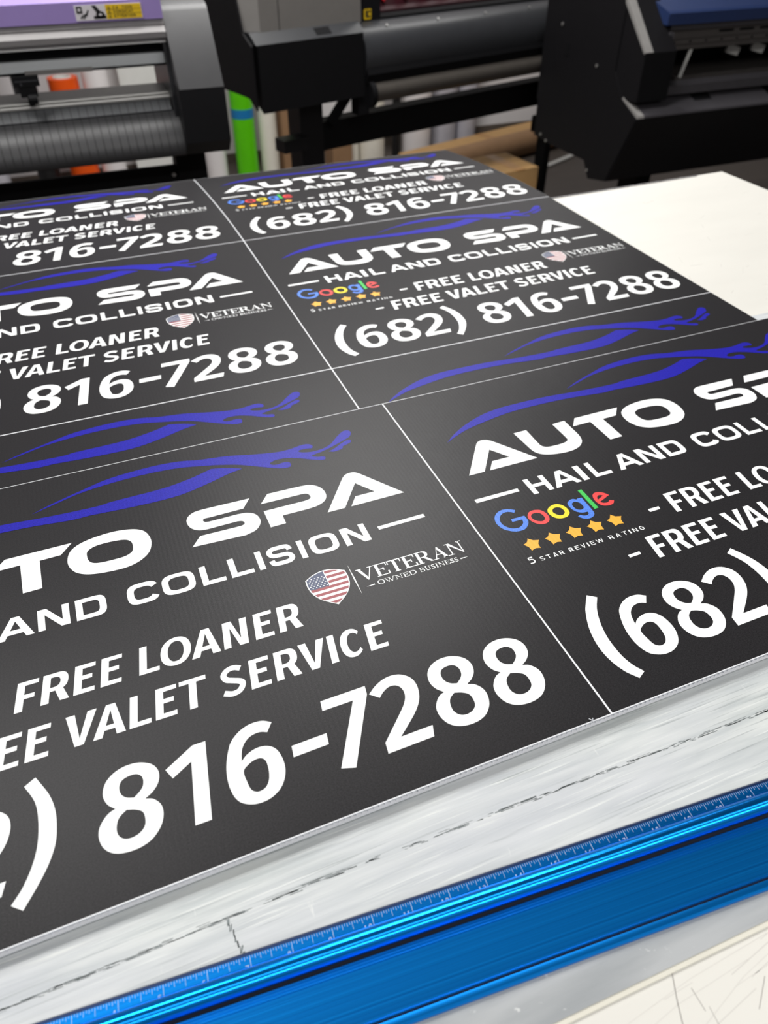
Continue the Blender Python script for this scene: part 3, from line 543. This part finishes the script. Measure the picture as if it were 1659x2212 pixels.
for k in range(20):
    x, y, an, L = random.uniform(-.11, .10), random.uniform(-.79, -.735), random.uniform(.02, .32), random.uniform(.02, .09)
    bm = B(); thin(bm, tl([(x, y), (x+L*math.cos(an), y+L*math.sin(an)*.6)]), random.uniform(.0002, .0006), zt+.00004); obj('scuff_mark', bm, SCUFF, tb)
# cutting mat
mt = thing('cutting_mat', 'worn grey translucent cutting mat between the signs and the blue ruler', 'cutting mat', (0, 0, zt))
vprism_pts = [(-1.3, -.7038), (.95, -.7455), (.95, -.0795), (-1.3, -.0815)]
obj('mat_sheet', vprism(B(), vprism_pts, .0001, .0018), M['mat'], mt)
obj('near_edge', vprism(B(), [(-1.3, -.7038), (-1.3, -.7068), (.95, -.7485), (.95, -.7455)], .0001, .0012), M['mat_edge'], mt)
bm = B(); random.seed(5); x = -.42
while x < .16:
    L = random.uniform(.004, .02); y = -.6012-(max(0, x+.2))*.025
    if not (-.272 < x < -.258 or -.18 < x < -.165):
        for j in range(6):
            yy = y+random.gauss(0, .0007); xx = x+random.uniform(0, .01); thin(bm, [(xx, yy), (xx+L*random.uniform(.3, 1), yy-.0002)], random.uniform(.00015, .0005), .0019)
    x += L*.7+random.uniform(0, .006 if x < -.28 or x > -.1 else .012)
y = -.602
while y > -.643:
    for j in range(2): thin(bm, [(-.2762+random.uniform(-.001, .001)+(y+.602)*-.25, y), (-.2762+random.uniform(-.001, .001)+(y+.606)*-.25, y-.004)], random.uniform(.0005, .001), .0019)
    y -= .0036
obj('marker_line', bm, M['marker'], mt)
# lower sheet: three rows of two signs, its far row sagging past the table edge
lo = thing('sign_sheet', 'large black fluted plastic sheet of printed signs sagging over the far table edge', 'sign sheet', (0, 0, ZT))
bm = B(); ys = [-H, 0, H]+[H+H*k/24 for k in range(1, 25)]; top, bot = [], []
for y in ys:
    z = droop(y)
    top.append([bm.verts.new((-WL, y, z)), bm.verts.new((W, y, z))]); bot.append([bm.verts.new((-WL, y, z-.004)), bm.verts.new((W, y, z-.004))])
for k in range(len(ys)-1):
    bm.faces.new((top[k][0], top[k][1], top[k+1][1], top[k+1][0])); bm.faces.new((bot[k][1], bot[k][0], bot[k+1][0], bot[k+1][1]))
    bm.faces.new((top[k][0], top[k+1][0], bot[k+1][0], bot[k][0])); bm.faces.new((top[k+1][1], top[k][1], bot[k][1], bot[k+1][1]))
bm.faces.new((top[0][1], top[0][0], bot[0][0], bot[0][1])); bm.faces.new((top[-1][0], top[-1][1], bot[-1][1], bot[-1][0]))
obj('fluted_board', bm, M['coro'], lo)
for x, w, rt in ((-WL, WL, True), (0, W, False)):
    sign(lo, x, 2*H, w, bent_art, droop, rt)
    sign(lo, x, H, w, flat_art, None, rt)
    sign(lo, x, 0, w, flat_art, None, rt, only=('car_outline', 'business_lettering', 'tagline_lettering'))
# upper strip: one row of two signs with its flutes open towards the camera
up = thing('sign_strip', 'cut strip of two black printed signs lying nearest, open flutes along its front edge', 'sign sheet', (.0272, -.10685, ZT+.0004), .0027593)
bm = B()
box(bm, -WL, W, -H, 0, .0034, .004); box(bm, -WL, W, -H-.0014, 0, 0, .0006)
x = -WL
while x < W: box(bm, x, x+.00035, -H-.0002, -.0002, .0006, .0034); x += .0042
obj('fluted_board', bm, M['coro'], up)
sign(up, -WL, 0, WL, flat_art, z=.00406); sign(up, 0, 0, W, flat_art, z=.00406)
# plastic burr left by the knife
sh = B()
for k in range(4): bar(sh, (0, 0, .0002), (random.uniform(-.003, .003), random.uniform(-.001, .003), random.uniform(.001, .004)), .0005, .0004)
o = obj('plastic_shaving', sh, M['coro']); o.location = (.0115, -.5708, ZT+.0041)
tag(o, 'tiny white plastic shaving on the front edge left of the seam', 'shaving')
# ------------------------------------------------------------------ blue straightedge
ra = math.radians(-4.5)
ru = thing('straightedge', 'blue anodised aluminium safety ruler lying across the grey cutting mat', 'ruler', (math.sin(ra)*.6447, -math.cos(ra)*.6447, ZT-.004), ra)
prof = [(0, 0), (0, .0008), (-.0014, .0022), (-.0088, .0022), (-.0100, .0028), (-.0160, .0030), (-.0180, .0003), (-.0242, .0003), (-.0245, .0021)]
yy = -.0250
for k in range(3): prof += [(yy, .0021), (yy-.0002, .0024), (yy-.0007, .0024), (yy-.0009, .0021)]; yy -= .0017
prof += [(-.0566, .0021), (-.0570, .0029), (-.0578, .0029), (-.0580, .0012), (-.0590, .0012), (-.0592, .0027)]
prof += [(-.0612, .0031), (-.0632, .0030), (-.0642, .0022), (-.0645, .0010), (-.0645, 0)]
obj('ruler_body', prism(B(), prof, -.3963, .9245), M['anod'], ru, smooth=True, angle=math.radians(25))
rid = [(-.0156+.0067*math.cos(t), .0024+.0072*math.sin(t)) for t in [math.radians(v) for v in range(0, 181, 6)]]
rid += [(-.0221, .0016), (-.0170, .0016), (-.0155, .0022), (-.0092, .0020)]
obj('grip_ridge', prism(B(), rid, -.3962, .9244), M['anod_ridge'], ru, smooth=True, angle=math.radians(35))
obj('groove_shade_strip', box(B(), -.396, .924, -.0242, -.0181, .0003, .0006), M['groove_shade'], ru)  # dark strips added to paint the shade inside both slots
obj('groove_shade_strip', box(B(), -.396, .924, -.0591, -.0579, .0011, .0015), M['groove_shade'], ru)
obj('bevel_edge', prism(B(), [(.0003, .0003), (.0003, .0010), (-.0009, .0024), (-.0021, .00245), (-.0021, .0022), (.0001, .0009)], -.3963, .9245), M['anod_dark'], ru)
bm = B()
for i in range(1, 52*16):
    X = -.3963+.0254*i/16
    L = .0070 if i % 16 == 0 else .0048 if i % 8 == 0 else .0033 if i % 4 == 0 else .0023 if i % 2 == 0 else .0015
    w_ = .00030 if i % 16 == 0 else .00022
    bm.faces.new([bm.verts.new(q) for q in ((X-w_/2, -.0023-L, .00226), (X+w_/2, -.0023-L, .00226), (X+w_/2, -.0023, .00226), (X-w_/2, -.0023, .00226))])
obj('scale_marks', bm, M['etch'], ru)
for i in range(1, 52):
    X = (-.3963+.0254*i)*1000; t = str(i); x = X-.7-len(t)*2.6; items = []
    for ch in t:
        items += [(q, 0) for q in place(glyph(ch, 1.0 if ch == '1' else 2.0, 3.4, .5, .45), x, -10.6)]; x += 2.6
    nm = art_mesh('scale_numeral', items, .00226)
    nm.materials.clear(); link('scale_numeral', nm, M['etch'], ru)
# ------------------------------------------------------------------ room
def struct(name, bm, m):
    o = obj(name, bm, m); o['kind'] = 'structure'; return o
struct('floor', box(B(), -3.2, 5.2, -3.2, 4.22, -.1, 0), M['floor'])
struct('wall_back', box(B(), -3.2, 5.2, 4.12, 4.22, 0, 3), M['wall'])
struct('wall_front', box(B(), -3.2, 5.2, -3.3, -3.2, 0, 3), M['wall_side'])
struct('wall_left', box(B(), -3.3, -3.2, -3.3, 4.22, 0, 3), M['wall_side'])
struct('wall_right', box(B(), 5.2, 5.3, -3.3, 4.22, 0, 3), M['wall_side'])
struct('ceiling', box(B(), -3.3, 5.3, -3.3, 4.22, 3, 3.1), M['ceiling'])
struct('baseboard_back', box(B(), -3.2, 5.2, 4.108, 4.12, 0, .05), M['base'])
# ------------------------------------------------------------------ vinyl cutter on the left
vc = thing('vinyl_cutter', 'lilac and black vinyl cutter with silver rail at the left of the room', 'plotter', (0, 0, 0))
X0, X1 = -1.75, .06
obj('lilac_cover', prism(B(), [(1.42, 1.117), (1.42, 1.158), (1.445, 1.172), (1.75, 1.18), (1.75, 1.117)], X0, X1), M['lilac'], vc, bevel=.004)
obj('front_housing', prism(B(), [(1.428, 1.117), (1.422, 1.106), (1.424, 1.103), (1.412, 1.090), (1.414, 1.078), (1.432, 1.069), (1.72, 1.069), (1.72, 1.117)], X0, X1), M['grey_house'], vc, bevel=.002)
obj('cover_strip', prism(B(), [(1.434, 1.069), (1.434, 1.0645), (1.5, 1.0645), (1.5, 1.069)], X0, X1), M['alu_bright'], vc)
obj('carriage_recess', prism(B(), [(1.475, 1.0645), (1.475, 1.03), (1.72, 1.03), (1.72, 1.0645)], X0, X1), M['black_deep'], vc)
obj('guide_rail', prism(B(), [(1.455, 1.039), (1.455, 1.0165), (1.50, 1.0165), (1.50, 1.039)], X0, X1), M['alu'], vc, bevel=.0015)
obj('rail_underside', prism(B(), [(1.468, 1.0165), (1.468, 1.009), (1.56, 1.009), (1.56, 1.0165)], X0, X1), M['black'], vc)
obj('drive_belt', box(B(), -.29, -.13, 1.450, 1.454, 1.0105, 1.0195), M['platen'], vc)
cg = obj('cutting_carriage', box(B(), -.322, -.262, 1.435, 1.475, .990, 1.012), M['black'], vc, bevel=.003)
bm = B(); box(bm, -.312, -.272, 1.44, 1.48, .966, .990); cyl(bm, (-.296, 1.44, .962), (-.276, 1.44, .962), .011, 16); cyl(bm, (-.292, 1.452, .945), (-.292, 1.452, .968), .007, 14)
obj('blade_holder', bm, M['black'], cg, bevel=0)
bm = B(); box(bm, -.318, -.266, 1.430, 1.436, 1.001, 1.004); cyl(bm, (-.305, 1.433, .996), (-.305, 1.429, .996), .003, 10)
obj('carriage_clip', bm, M['black_satin'], cg)
obj('platen', prism(B(), [(1.475, .943), (1.475, .917), (1.62, .917), (1.62, .941)], X0, X1), M['platen'], vc, bevel=.001)
bm = B(); cyl(bm, (X0, 1.484, .942), (X1, 1.484, .942), .0055, 16); cyl(bm, (X0, 1.471, .937), (X1, 1.471, .937), .0055, 16)
obj('grit_rollers', bm, M['alu_bright'], vc, smooth=True, angle=.6)
obj('media_guide_band', prism(B(), [(1.466, .932), (1.449, .909), (1.452, .9065), (1.478, .916)], X0, X1-.012), M['band_grey'], vc)
ap = [(1.449, .906), (1.432, .898), (1.412, .884), (1.396, .866), (1.386, .846), (1.381, .824), (1.385, .812), (1.40, .806)]
obj('apron', prism(B(), ap+[(1.47, .806), (1.50, .915), (1.455, .9062)], X0, X1), M['cover_grey'], vc, smooth=True, angle=math.radians(40))
bm = B(); x = X1-.022
while x > -.40:
    for q in range(3):
        for (ya, za), (yb, zb) in [(ap[j], ap[j+1]) for j in range(0, 5)]:
            if q == 0: bm.faces.new([bm.verts.new(v) for v in ((x, ya-.001, za+.0008), (x+.0017, ya-.001, za+.0008), (x+.0017, yb-.001, zb+.0008), (x, yb-.001, zb+.0008))])
    bm.faces.new([bm.verts.new(v) for v in ((x, 1.4653, .9325), (x+.0012, 1.4653, .9325), (x+.0012, 1.4485, .9095), (x, 1.4485, .9095))])
    x -= .0205
obj('apron_grooves', bm, M['seam'], vc)
# end cover: sloped charcoal face above, black block below
yb = 1.76
ec = obj('end_cover', prism(B(), [(1.352, .972), (1.442, 1.128), (1.456, 1.139), (1.60, 1.17), (yb, 1.17), (yb, .972)], .062, .176), M['cover_grey'], vc, bevel=.006, smooth=True, angle=.7)
obj('end_block', prism(B(), [(1.352, .9715), (1.350, .846), (1.385, .811), (yb, .811), (yb, .9715)], .060, .177), M['black'], vc, bevel=.003)
obj('end_inner_cheek', prism(B(), [(1.425, .95), (1.445, 1.11), (1.6, 1.14), (1.7, 1.14), (1.7, .83), (1.43, .83)], .052, .0615), M['black_satin'], vc)
lbl = obj('caution_label', box(B(), -.143, .012, 1.4186, 1.4198, 1.1205, 1.1515), M['label_white'], vc)
obj('warning_field', box(B(), -.072, .011, 1.4180, 1.4187, 1.1215, 1.1505), M['yellow'], lbl)
def upright(items, x, y, z, sc=1):
    bm = B()
    for g in items:
        cs = [[Vector((p.x/1000*sc, 0, p.y/1000*sc)) for p in c] for c in g]; flat = [p for c in cs for p in c]
        vs = [bm.verts.new((x+p.x, y, z+p.z)) for p in flat]
        for t in tessellate_polygon([[Vector((p.x, p.z, 0)) for p in c] for c in cs]):
            if len(set(t)) == 3: bm.faces.new([vs[i] for i in t])
    return bm
it = word('CAUTION', 17, 62, 20, 5.6, 1.1, 1)+word('VORSICHT', 17, 64, 11.4, 5.6, 1.1, 1)+word('ATTENTION', 17, 68, 2.8, 5.6, 1.1, 1)
for k in range(3): it += [[V2([(4, 2.8+8.6*k), (12, 2.8+8.6*k), (8, 8.8+8.6*k)]), V2([(6, 3.9+8.6*k), (10, 3.9+8.6*k), (8, 7+8.6*k)])]]
it += [[V2([(0, 9.6), (83, 9.6), (83, 10.2), (0, 10.2)])], [V2([(0, 18.4), (83, 18.4), (83, 19), (0, 19)])]]
obj('warning_lettering', upright(it, -.072, 1.4176, 1.1215), M['label_black'], lbl)
it = [[V2([(3, 14), (16, 14), (16, 28), (3, 28)]), oval(6, 13, 18, 25, 14)], [stroke([(10, 4), (16, 9), (24, 12), (30, 20)], 3.4)], [stroke([(16, 3), (22, 9), (27, 11)], 2.6)],
      [V2([(38, 29), (48, 29), (58, 16), (50, 12)])], [oval(46, 66, 2, 17, 20), oval(52, 60, 6, 13, 14)], [V2([(40, 2), (69, 2), (69, 8), (40, 8)])]]
obj('warning_pictogram', upright(it, -.142, 1.4180, 1.1212), M['label_black'], lbl)
bm = B(); box(bm, -1.75, .05, 1.565, 1.577, .60, .738)
obj('stand_beam', bm, M['black_deep'], vc)
obj('stand_leg', box(B(), .05, .135, 1.55, 1.63, .04, .811), M['black_deep'], vc)
obj('stand_leg', box(B(), -1.60, -1.515, 1.55, 1.63, .04, .811), M['black_deep'], vc)
for lx in (.0925, -1.5575):
    obj('stand_foot', box(B(), lx-.035, lx+.035, 1.3, 1.9, 0, .045), M['black_deep'], vc, bevel=.005)
bm = B(); cyl(bm, (.038, 1.568, .713), (.038, 1.560, .713), .006, 12)
obj('bolt', bm, M['screw'], vc)
# ------------------------------------------------------------------ wide printer in the middle
th = math.radians(15.7)
wp = thing('wide_format_printer', 'black wide-format printer with taupe end cover and red-striped window, in the middle behind the table', 'printer', (.441, 2.1, 0), th)
pp = [(0, .735), (0, .933), (.053, .966), (.077, 1.06), (.12, 1.25), (.62, 1.25), (.45, 1.18), (.38, 1.031), (.272, .769), (.048, .768)]
obj('side_panel', prism(B(), pp, -.008, -.0005), M['panel_dark'], wp)
obj('end_housing', prism(B(), [(-.001, .722), (-.001, .9335), (.35, .95), (.30, .77), (.05, .752)], .018, .47), M['black_deep'], wp, bevel=.003)
obj('housing_shoulder', prism(B(), [(-.001, .934), (.042, .966), (.35, .966), (.35, .93)], .012, .475), M['black_satin'], wp, bevel=.002)
obj('latch_recess', prism(B(), [(.008, .9425), (.032, .9605), (.036, .955), (.012, .938)], .270, .335), M['black_deep'], wp)
cv_ = obj('end_cover', vprism(B(), [(.058, .040), (.489, .040), (.489, .33), (.001, .33), (.001, .088)], .960, 1.26), M['taupe'], wp, bevel=.004)
obj('cover_seam', box(B(), .1335, .1355, .0385, .0405, .962, 1.26), M['seam'], cv_)
obj('corner_strip', vprism(B(), [(-.0002, .087), (.0565, .0385), (.058, .040), (.001, .0885)], .962, 1.26), M['taupe_light'], cv_)
awp = [(.13, .948), (.075, .944), (.035, .926), (.010, .895), (.000, .855), (.002, .815), (.014, .786), (.035, .77), (.12, .765), (.2, .80), (.2, .94)]
obj('apron', prism(B(), awp, .485, 1.95), M['black_satin'], wp, smooth=True, angle=math.radians(35))
obj('apron_skirt', prism(B(), [(.0, .812), (.012, .786), (.03, .768), (.004, .762), (-.006, .792)], .487, 1.95), M['black_deep'], wp)
for k in range(5): obj('apron_screw', cyl(B(), (.62+.26*k, .052, .937), (.62+.26*k, .050, .940), .004, 10), M['screw'], wp)
obj('platen_bed', prism(B(), [(.12, .949), (.12, .955), (.30, .975), (.30, .949)], .487, 1.95), M['black_deep'], wp)
win = obj('tinted_window', prism(B(), [(.215, .962), (.235, .970), (.40, 1.22), (.42, 1.22), (.30, .962)], .487, 1.95), M['crimson'], wp)
for k in range(9):
    x = .53+.115*k; obj('red_bar', bar(B(), (x, .243, .988), (x-.026, .270, 1.030), .042, .004), M['red_streak'], win)  # plain red bars across the dark window
obj('window_sill', prism(B(), [(.17, .957), (.17, .968), (.214, .975), (.214, .957)], .60, 1.95), M['crimson'], wp)
ly = obj('warning_label', box(B(), .561, .594, .116, .1178, .953, .986), M['yellow'], wp)
obj('label_symbol', upright([[V2([(6, 6), (30, 6), (30, 12), (18, 12), (18, 30), (6, 30)])], [oval(20, 30, 20, 30, 12)]], .561, .1155, .953), M['label_black'], ly)
obj('platen_cheek', box(B(), .488, .640, .118, .214, .949, 1.03), M['black'], wp, bevel=.002)
bm = B(); cyl(bm, (.515, .02, .726), (1.95, .02, .724), .037, 28)
obj('tension_roller', bm, M['tube'], wp, smooth=True, angle=.8)
bm = B(); cyl(bm, (.495, .02, .722), (.517, .02, .722), .050, 24); box(bm, .45, .5, .01, .06, .655, .78)
obj('roller_bracket', bm, M['black_deep'], wp)
bm = B(); box(bm, .40, .44, .05, .09, .62, .76)
obj('stand_crossbeam', box(B(), .30, 1.95, .13, .20, .515, .622), M['black_deep'], wp)
bm.free()
obj('diagonal_strut', bar(B(), (.37, .10, .62), (.49, .10, .742), .03, .028), M['black_deep'], wp)
obj('stand_leg', box(B(), .238, .345, .11, .20, .05, .742), M['black'], wp)
obj('stand_leg', box(B(), 1.635, 1.675, .06, .12, 0, .62), M['black_deep'], wp)
obj('shelf_bracket', box(B(), .13, .24, .06, .13, .555, .60), M['black'], wp)
obj('stand_foot', box(B(), .25, .335, -.15, .55, 0, .05), M['black_deep'], wp)
obj('leg_clamp', box(B(), 1.60, 1.675, .05, .14, .40, .47), M['black_deep'], wp)
# ------------------------------------------------------------------ large printer on the right
fp = thing('flatbed_printer', 'large black printer with navy lid and grey trim, right of the table end', 'printer', (1.81, 1.71, 0), 0)
D = lambda l: [(y-1.71, z) for y, z in l]
obj('chassis', prism(B(), D([(1.713, .672), (1.826, .7175), (2.41, .7175), (2.416, .456), (2.271, .448), (2.005, .452), (1.957, .40), (1.833, .413)]), 0, 1.7), M['black'], fp, bevel=.004)
obj('end_housing', prism(B(), D([(1.744, .722), (1.744, .885), (1.902, 1.029), (2.0, 1.16), (2.437, 1.16), (2.437, .60), (1.86, .7176)]), .0005, .140), M['panel_dark'], fp, bevel=.008)
obj('front_block', prism(B(), D([(1.7425, .724), (1.7425, .884), (1.80, .884), (1.80, .724)]), .004, .138), M['black_deep'], fp, bevel=.004)
obj('side_plate', prism(B(), D([(1.83, .72), (1.90, .80), (1.90, 1.0), (1.97, 1.16), (2.437, 1.16), (2.416, .456), (2.271, .448), (2.005, .452), (1.957, .39), (1.84, .412), (1.72, .668)]), -.004, .0005), M['panel_dark'], fp)
for y, z in ((2.30, .905), (2.02, .80), (2.36, .47), (2.31, .425+.03), (1.97, .42)): obj('panel_screw', cyl(B(), (-.004, y-1.71, z), (-.0075, y-1.71, z), .006, 12), M['screw'], fp)
obj('key_slot', box(B(), -.0056, -.0038, .515, .545, .80, .845), M['black_deep'], fp)
obj('edge_trim', prism(B(), D([(1.7432, .886), (1.900, 1.030), (2.0, 1.161), (2.01, 1.155), (1.91, 1.02), (1.75, .88)]), -.002, .034), M['trim_grey'], fp)
obj('front_lip', prism(B(), D([(1.711, .675), (1.713, .682), (1.824, .7265), (1.83, .72), (1.72, .673)]), .026, .665), M['lip_grey'], fp)
obj('lip_end_cap', prism(B(), D([(1.7105, .6745), (1.7125, .6825), (1.8235, .727), (1.83, .72), (1.72, .673)]), -.001, .0262), M['trim_grey'], fp)
obj('lip_latch', prism(B(), D([(1.765, .7035), (1.80, .7205), (1.84, .728), (1.84, .71), (1.77, .69)]), .30, .385), M['black_deep'], fp)
ld = obj('lid', prism(B(), D([(1.80, .957), (1.80, .993), (1.815, 1.0), (2.0, 1.05), (2.42, 1.06), (2.42, .957)]), .118, 1.7), M['navy_lid'], fp, bevel=.004)
obj('rail_cover', prism(B(), D([(1.815, .957), (1.815, .938), (2.3, .938), (2.3, .957)]), .150, 1.7), M['lip_grey'], fp)
obj('carriage_rail', prism(B(), D([(1.835, .938), (1.835, .905), (1.828, .902), (1.828, .888), (1.838, .884), (1.838, .868), (1.9, .868), (1.9, .938)]), .155, 1.7), M['rail_grey'], fp, bevel=.001)
for k in range(12): obj('rail_hole', cyl(B(), (.19+.075*k, .1175, .895), (.19+.075*k, .1165, .895), .0042, 10), M['black_deep'], fp)
for k in range(4): obj('rail_slot', box(B(), .40+.1*k, .47+.1*k, .1238, .1252, .918, .926), M['black_deep'], fp)
obj('inner_cavity', prism(B(), D([(2.15, .74), (2.15, .90), (2.3, .90), (2.3, .74)]), .14, 1.7), M['black_deep'], fp)
obj('frame_upright', prism(B(), D([(1.77, .728), (1.79, .935), (1.83, .935), (1.82, .728)]), .130, .150), M['lip_grey'], fp)
obj('front_beam', prism(B(), D([(1.775, .729), (1.775, .760), (1.83, .766), (1.83, .729)]), .150, 1.7), M['lip_grey'], fp, bevel=.002)
obj('print_table', box(B(), .26, 1.7, .15, .40, .752, .772), M['rail_grey'], fp, bevel=.002)
obj('support_rod', bar(B(), (.283, .155, .768), (.300, .145, .868), .024, .012), M['foam'], fp)
for k in range(3): obj('pinch_lever', bar(B(), (.55+.13*k, .22, .842), (.605+.13*k, .21, .828), .014, .03), M['foam'], fp, bevel=.003)
obj('stand_leg', box(B(), .30, .38, .30, .42, .05, .46), M['black_deep'], fp)
obj('stand_leg', box(B(), 1.35, 1.43, .30, .42, .05, .46), M['black_deep'], fp)
for k in (.34, 1.39): obj('stand_foot', box(B(), k-.05, k+.05, .05, .7, 0, .06), M['black_deep'], fp)
# ------------------------------------------------------------------ rolls and boards against the back wall
def roll(x, r, h, m, label, y=3.75, core='core', group='vinyl rolls standing against the back wall', extra=None):
    t = thing('vinyl_roll', label, 'roll', (x, y, 0), 0, group)
    obj('vinyl_layers', cyl(B(), (0, 0, 0), (0, 0, h), r, 32, inner=r*.62), M[m], t, smooth=True, angle=.8)
    obj('core_tube', cyl(B(), (0, 0, 0), (0, 0, h+.004), r*.61, 24, inner=r*.5), M[core], t, smooth=True, angle=.8)
    if extra: obj('tape_band', cyl(B(), (0, 0, extra[0]), (0, 0, extra[1]), r+.001, 32), M['blue_tape'], t, smooth=True, angle=.8)
    return t
G1 = 'vinyl rolls seen past the lilac cutter'
roll(-.60, .064, 1.52, 'grey_roll', 'grey vinyl roll at the left picture edge, behind the blade carriage', group=G1)
roll(-.342, .057, 1.31, 'black_roll', 'black vinyl roll left of the orange roll, behind the cutter', group=G1)
roll(-.158, .074, .592, 'orange_roll', 'orange vinyl roll standing behind the lilac cutter', core='foam', group=G1)
roll(-.002, .064, 1.75, 'white_roll', 'white vinyl roll just right of the orange roll', group=G1)
roll(.559, .059, 1.15, 'white_roll', 'white vinyl roll left of the lime green roll')
roll(.738, .062, 1.50, 'green_roll', 'lime green vinyl roll with a blue tape band', extra=(.334, .380))
roll(.876, .052, 1.3, 'cream_roll', 'cream vinyl roll just right of the lime green roll')
G2 = 'pale rolls behind the middle printer'
roll(1.40, .028, .26, 'cream_roll', 'thin cream roll beside the short brown carton', group=G2)
roll(1.515, .076, 1.35, 'cream_roll', 'thick cream roll right of the thin cream one', group=G2)
roll(1.705, .026, 1.3, 'black_roll', 'narrow dark roll between cream and grey rolls', y=3.82, group=G2)
roll(1.877, .092, 1.35, 'white_roll', 'widest pale white roll behind the middle printer', y=3.9, group=G2)
roll(2.116, .082, 1.35, 'grey_roll', 'silver-grey roll right of the widest white roll', y=4.0, group=G2)
roll(2.281, .066, 1.35, 'grey_roll', 'rightmost silver-grey roll, beside the bare wall', y=4.0, group=G2)
o = obj('foam_board', box(B(), 0, .20, 0, .012, 0, 1.47), M['foam']); o.location = (.131, 3.88, 0); o.rotation_euler = (-.13, 0, 0)
tag(o, 'white foam board standing upright right of the white roll', 'board')
o = obj('foam_board', box(B(), 0, .10, 0, .012, 0, 1.25), M['foam']); o.location = (1.055, 3.90, 0); o.rotation_euler = (-.14, 0, 0)
tag(o, 'narrow white foam board behind the tall brown carton', 'board')
def carton(name, label, loc, w, d, h, m, rz=0, flap=False):
    t = thing(name, label, 'box', loc, rz)
    obj('carton_body', box(B(), -w/2, w/2, -d/2, d/2, 0, h), M[m], t, bevel=.003)
    obj('tape_strip', box(B(), -.03, .03, -d/2-.001, d/2+.001, h-.002, h+.0008), M['tape'], t)
    if flap: obj('flap_seam', box(B(), -w/2, w/2, -.0015, .0015, h-.001, h+.0012), M['core'], t)
    return t
carton('cardboard_carton', 'tall narrow brown carton right of the cream roll', (.981, 3.75, 0), .078, .14, 1.08, 'brown')
carton('cardboard_carton', 'short brown carton behind the middle printer stand', (1.294, 3.74, 0), .12, .15, .22, 'brown')
carton('cardboard_carton', 'small golden cardboard box on the floor beside the thin black printer leg', (1.76, 2.58, 0), .215, .27, .294, 'kraft', math.radians(7), True)
a2 = math.radians(17)
carton('cardboard_carton', 'long flat brown carton lying along the back wall', (2.30, 3.72, 0), 1.35, .17, .09, 'kraft', a2)
tt = thing('cardboard_tube', 'long brown cardboard tube lying in front of the flat carton', 'tube', (2.22, 3.50, .07), a2)
obj('tube_wall', cyl(B(), (-.7, 0, 0), (.75, 0, 0), .07, 32, inner=.062), M['brown'], tt, smooth=True, angle=.8)
for sx in (-.695, .725): obj('end_plug', cyl(B(), (sx, 0, 0), (sx+.02, 0, 0), .0615, 24), M['core'], tt)
o = obj('plastic_strip', box(B(), -.25, .25, -.018, .018, 0, .012), M['foam']); o.location = (2.62, 3.36, 0); o.rotation_euler = (0, 0, .45)
tag(o, 'thin white plastic strip lying on the floor by the large printer', 'strip')
bm = B(); bmesh.ops.create_icosphere(bm, subdivisions=5, radius=1)
for v in bm.verts:
    n = v.co.normalized(); k = .92+.22*noise.noise(n*2.1)+.20*abs(noise.noise(n*3.4+Vector((3, 1, 2))))-.10*abs(noise.noise(n*8))-.05*abs(noise.noise(n*17))
    v.co = Vector((n.x*.29*k, n.y*.20*k, max(0, .22+n.z*.25*k)))
o = obj('plastic_bag', bm, M['bag'], smooth=True); o.location = (2.45, 1.40, 0)
tag(o, 'crumpled grey plastic bag on the floor in front of the large printer', 'bag')
# ------------------------------------------------------------------ light
LIGHTS = ((.55, 1.35, 1.2, .3, 36), (.72, 2.15, 1.2, .3, 44), (-.95, .9, 1.2, .3, 35), (.7, -1.15, 3.6, .12, 16), (.7, -2.5, 3.6, .12, 52), (2.5, 3.3, 1.2, .3, 16))
def area(name, x, y, sx, sy, power, z=2.96, col=(1, .985, .96), rz=0):
    l = bpy.data.lights.new(name, 'AREA'); l.shape = 'RECTANGLE'; l.size = sx; l.size_y = sy; l.energy = power; l.color = col
    o = bpy.data.objects.new(name, l); C.objects.link(o); o.location = (x, y, z); o.rotation_euler = (0, 0, rz)
    return o
for x, y, sx, sy, pw in LIGHTS:
    area('ceiling_light', x, y, sx, sy, pw)
w = bpy.data.worlds.new('World'); bpy.context.scene.world = w; w.use_nodes = True
w.node_tree.nodes['Background'].inputs[0].default_value = (.8, .85, 1, 1); w.node_tree.nodes['Background'].inputs[1].default_value = .05
# ------------------------------------------------------------------ camera
cam = bpy.data.cameras.new('camera'); co = bpy.data.objects.new('camera', cam); C.objects.link(co)
R3 = Matrix(((0.92673905, -0.3757031, 0.00138057), (-0.24617651, -0.61000616, -0.7531863), (0.28381658, 0.6976673, -0.65780581)))
rt, dn, fw = R3[0], R3[1], R3[2]
co.matrix_world = Matrix(((rt[0], -dn[0], -fw[0], -.25478985), (rt[1], -dn[1], -fw[1], -.80654017), (rt[2], -dn[2], -fw[2], .49121605+ZT), (0, 0, 0, 1)))
cam.sensor_fit = 'VERTICAL'; cam.sensor_height = 36; cam.lens = 36*1604.234/2212
cam.clip_start = .02; cam.clip_end = 50
cam.dof.use_dof = True; cam.dof.focus_distance = .66; cam.dof.aperture_fstop = 7.0
sc = bpy.context.scene; sc.camera = co
sc.view_settings.view_transform = 'Standard'; sc.view_settings.look = 'None'; sc.view_settings.gamma = 1; sc.view_settings.use_curve_mapping = False
sc.view_settings.exposure = 0
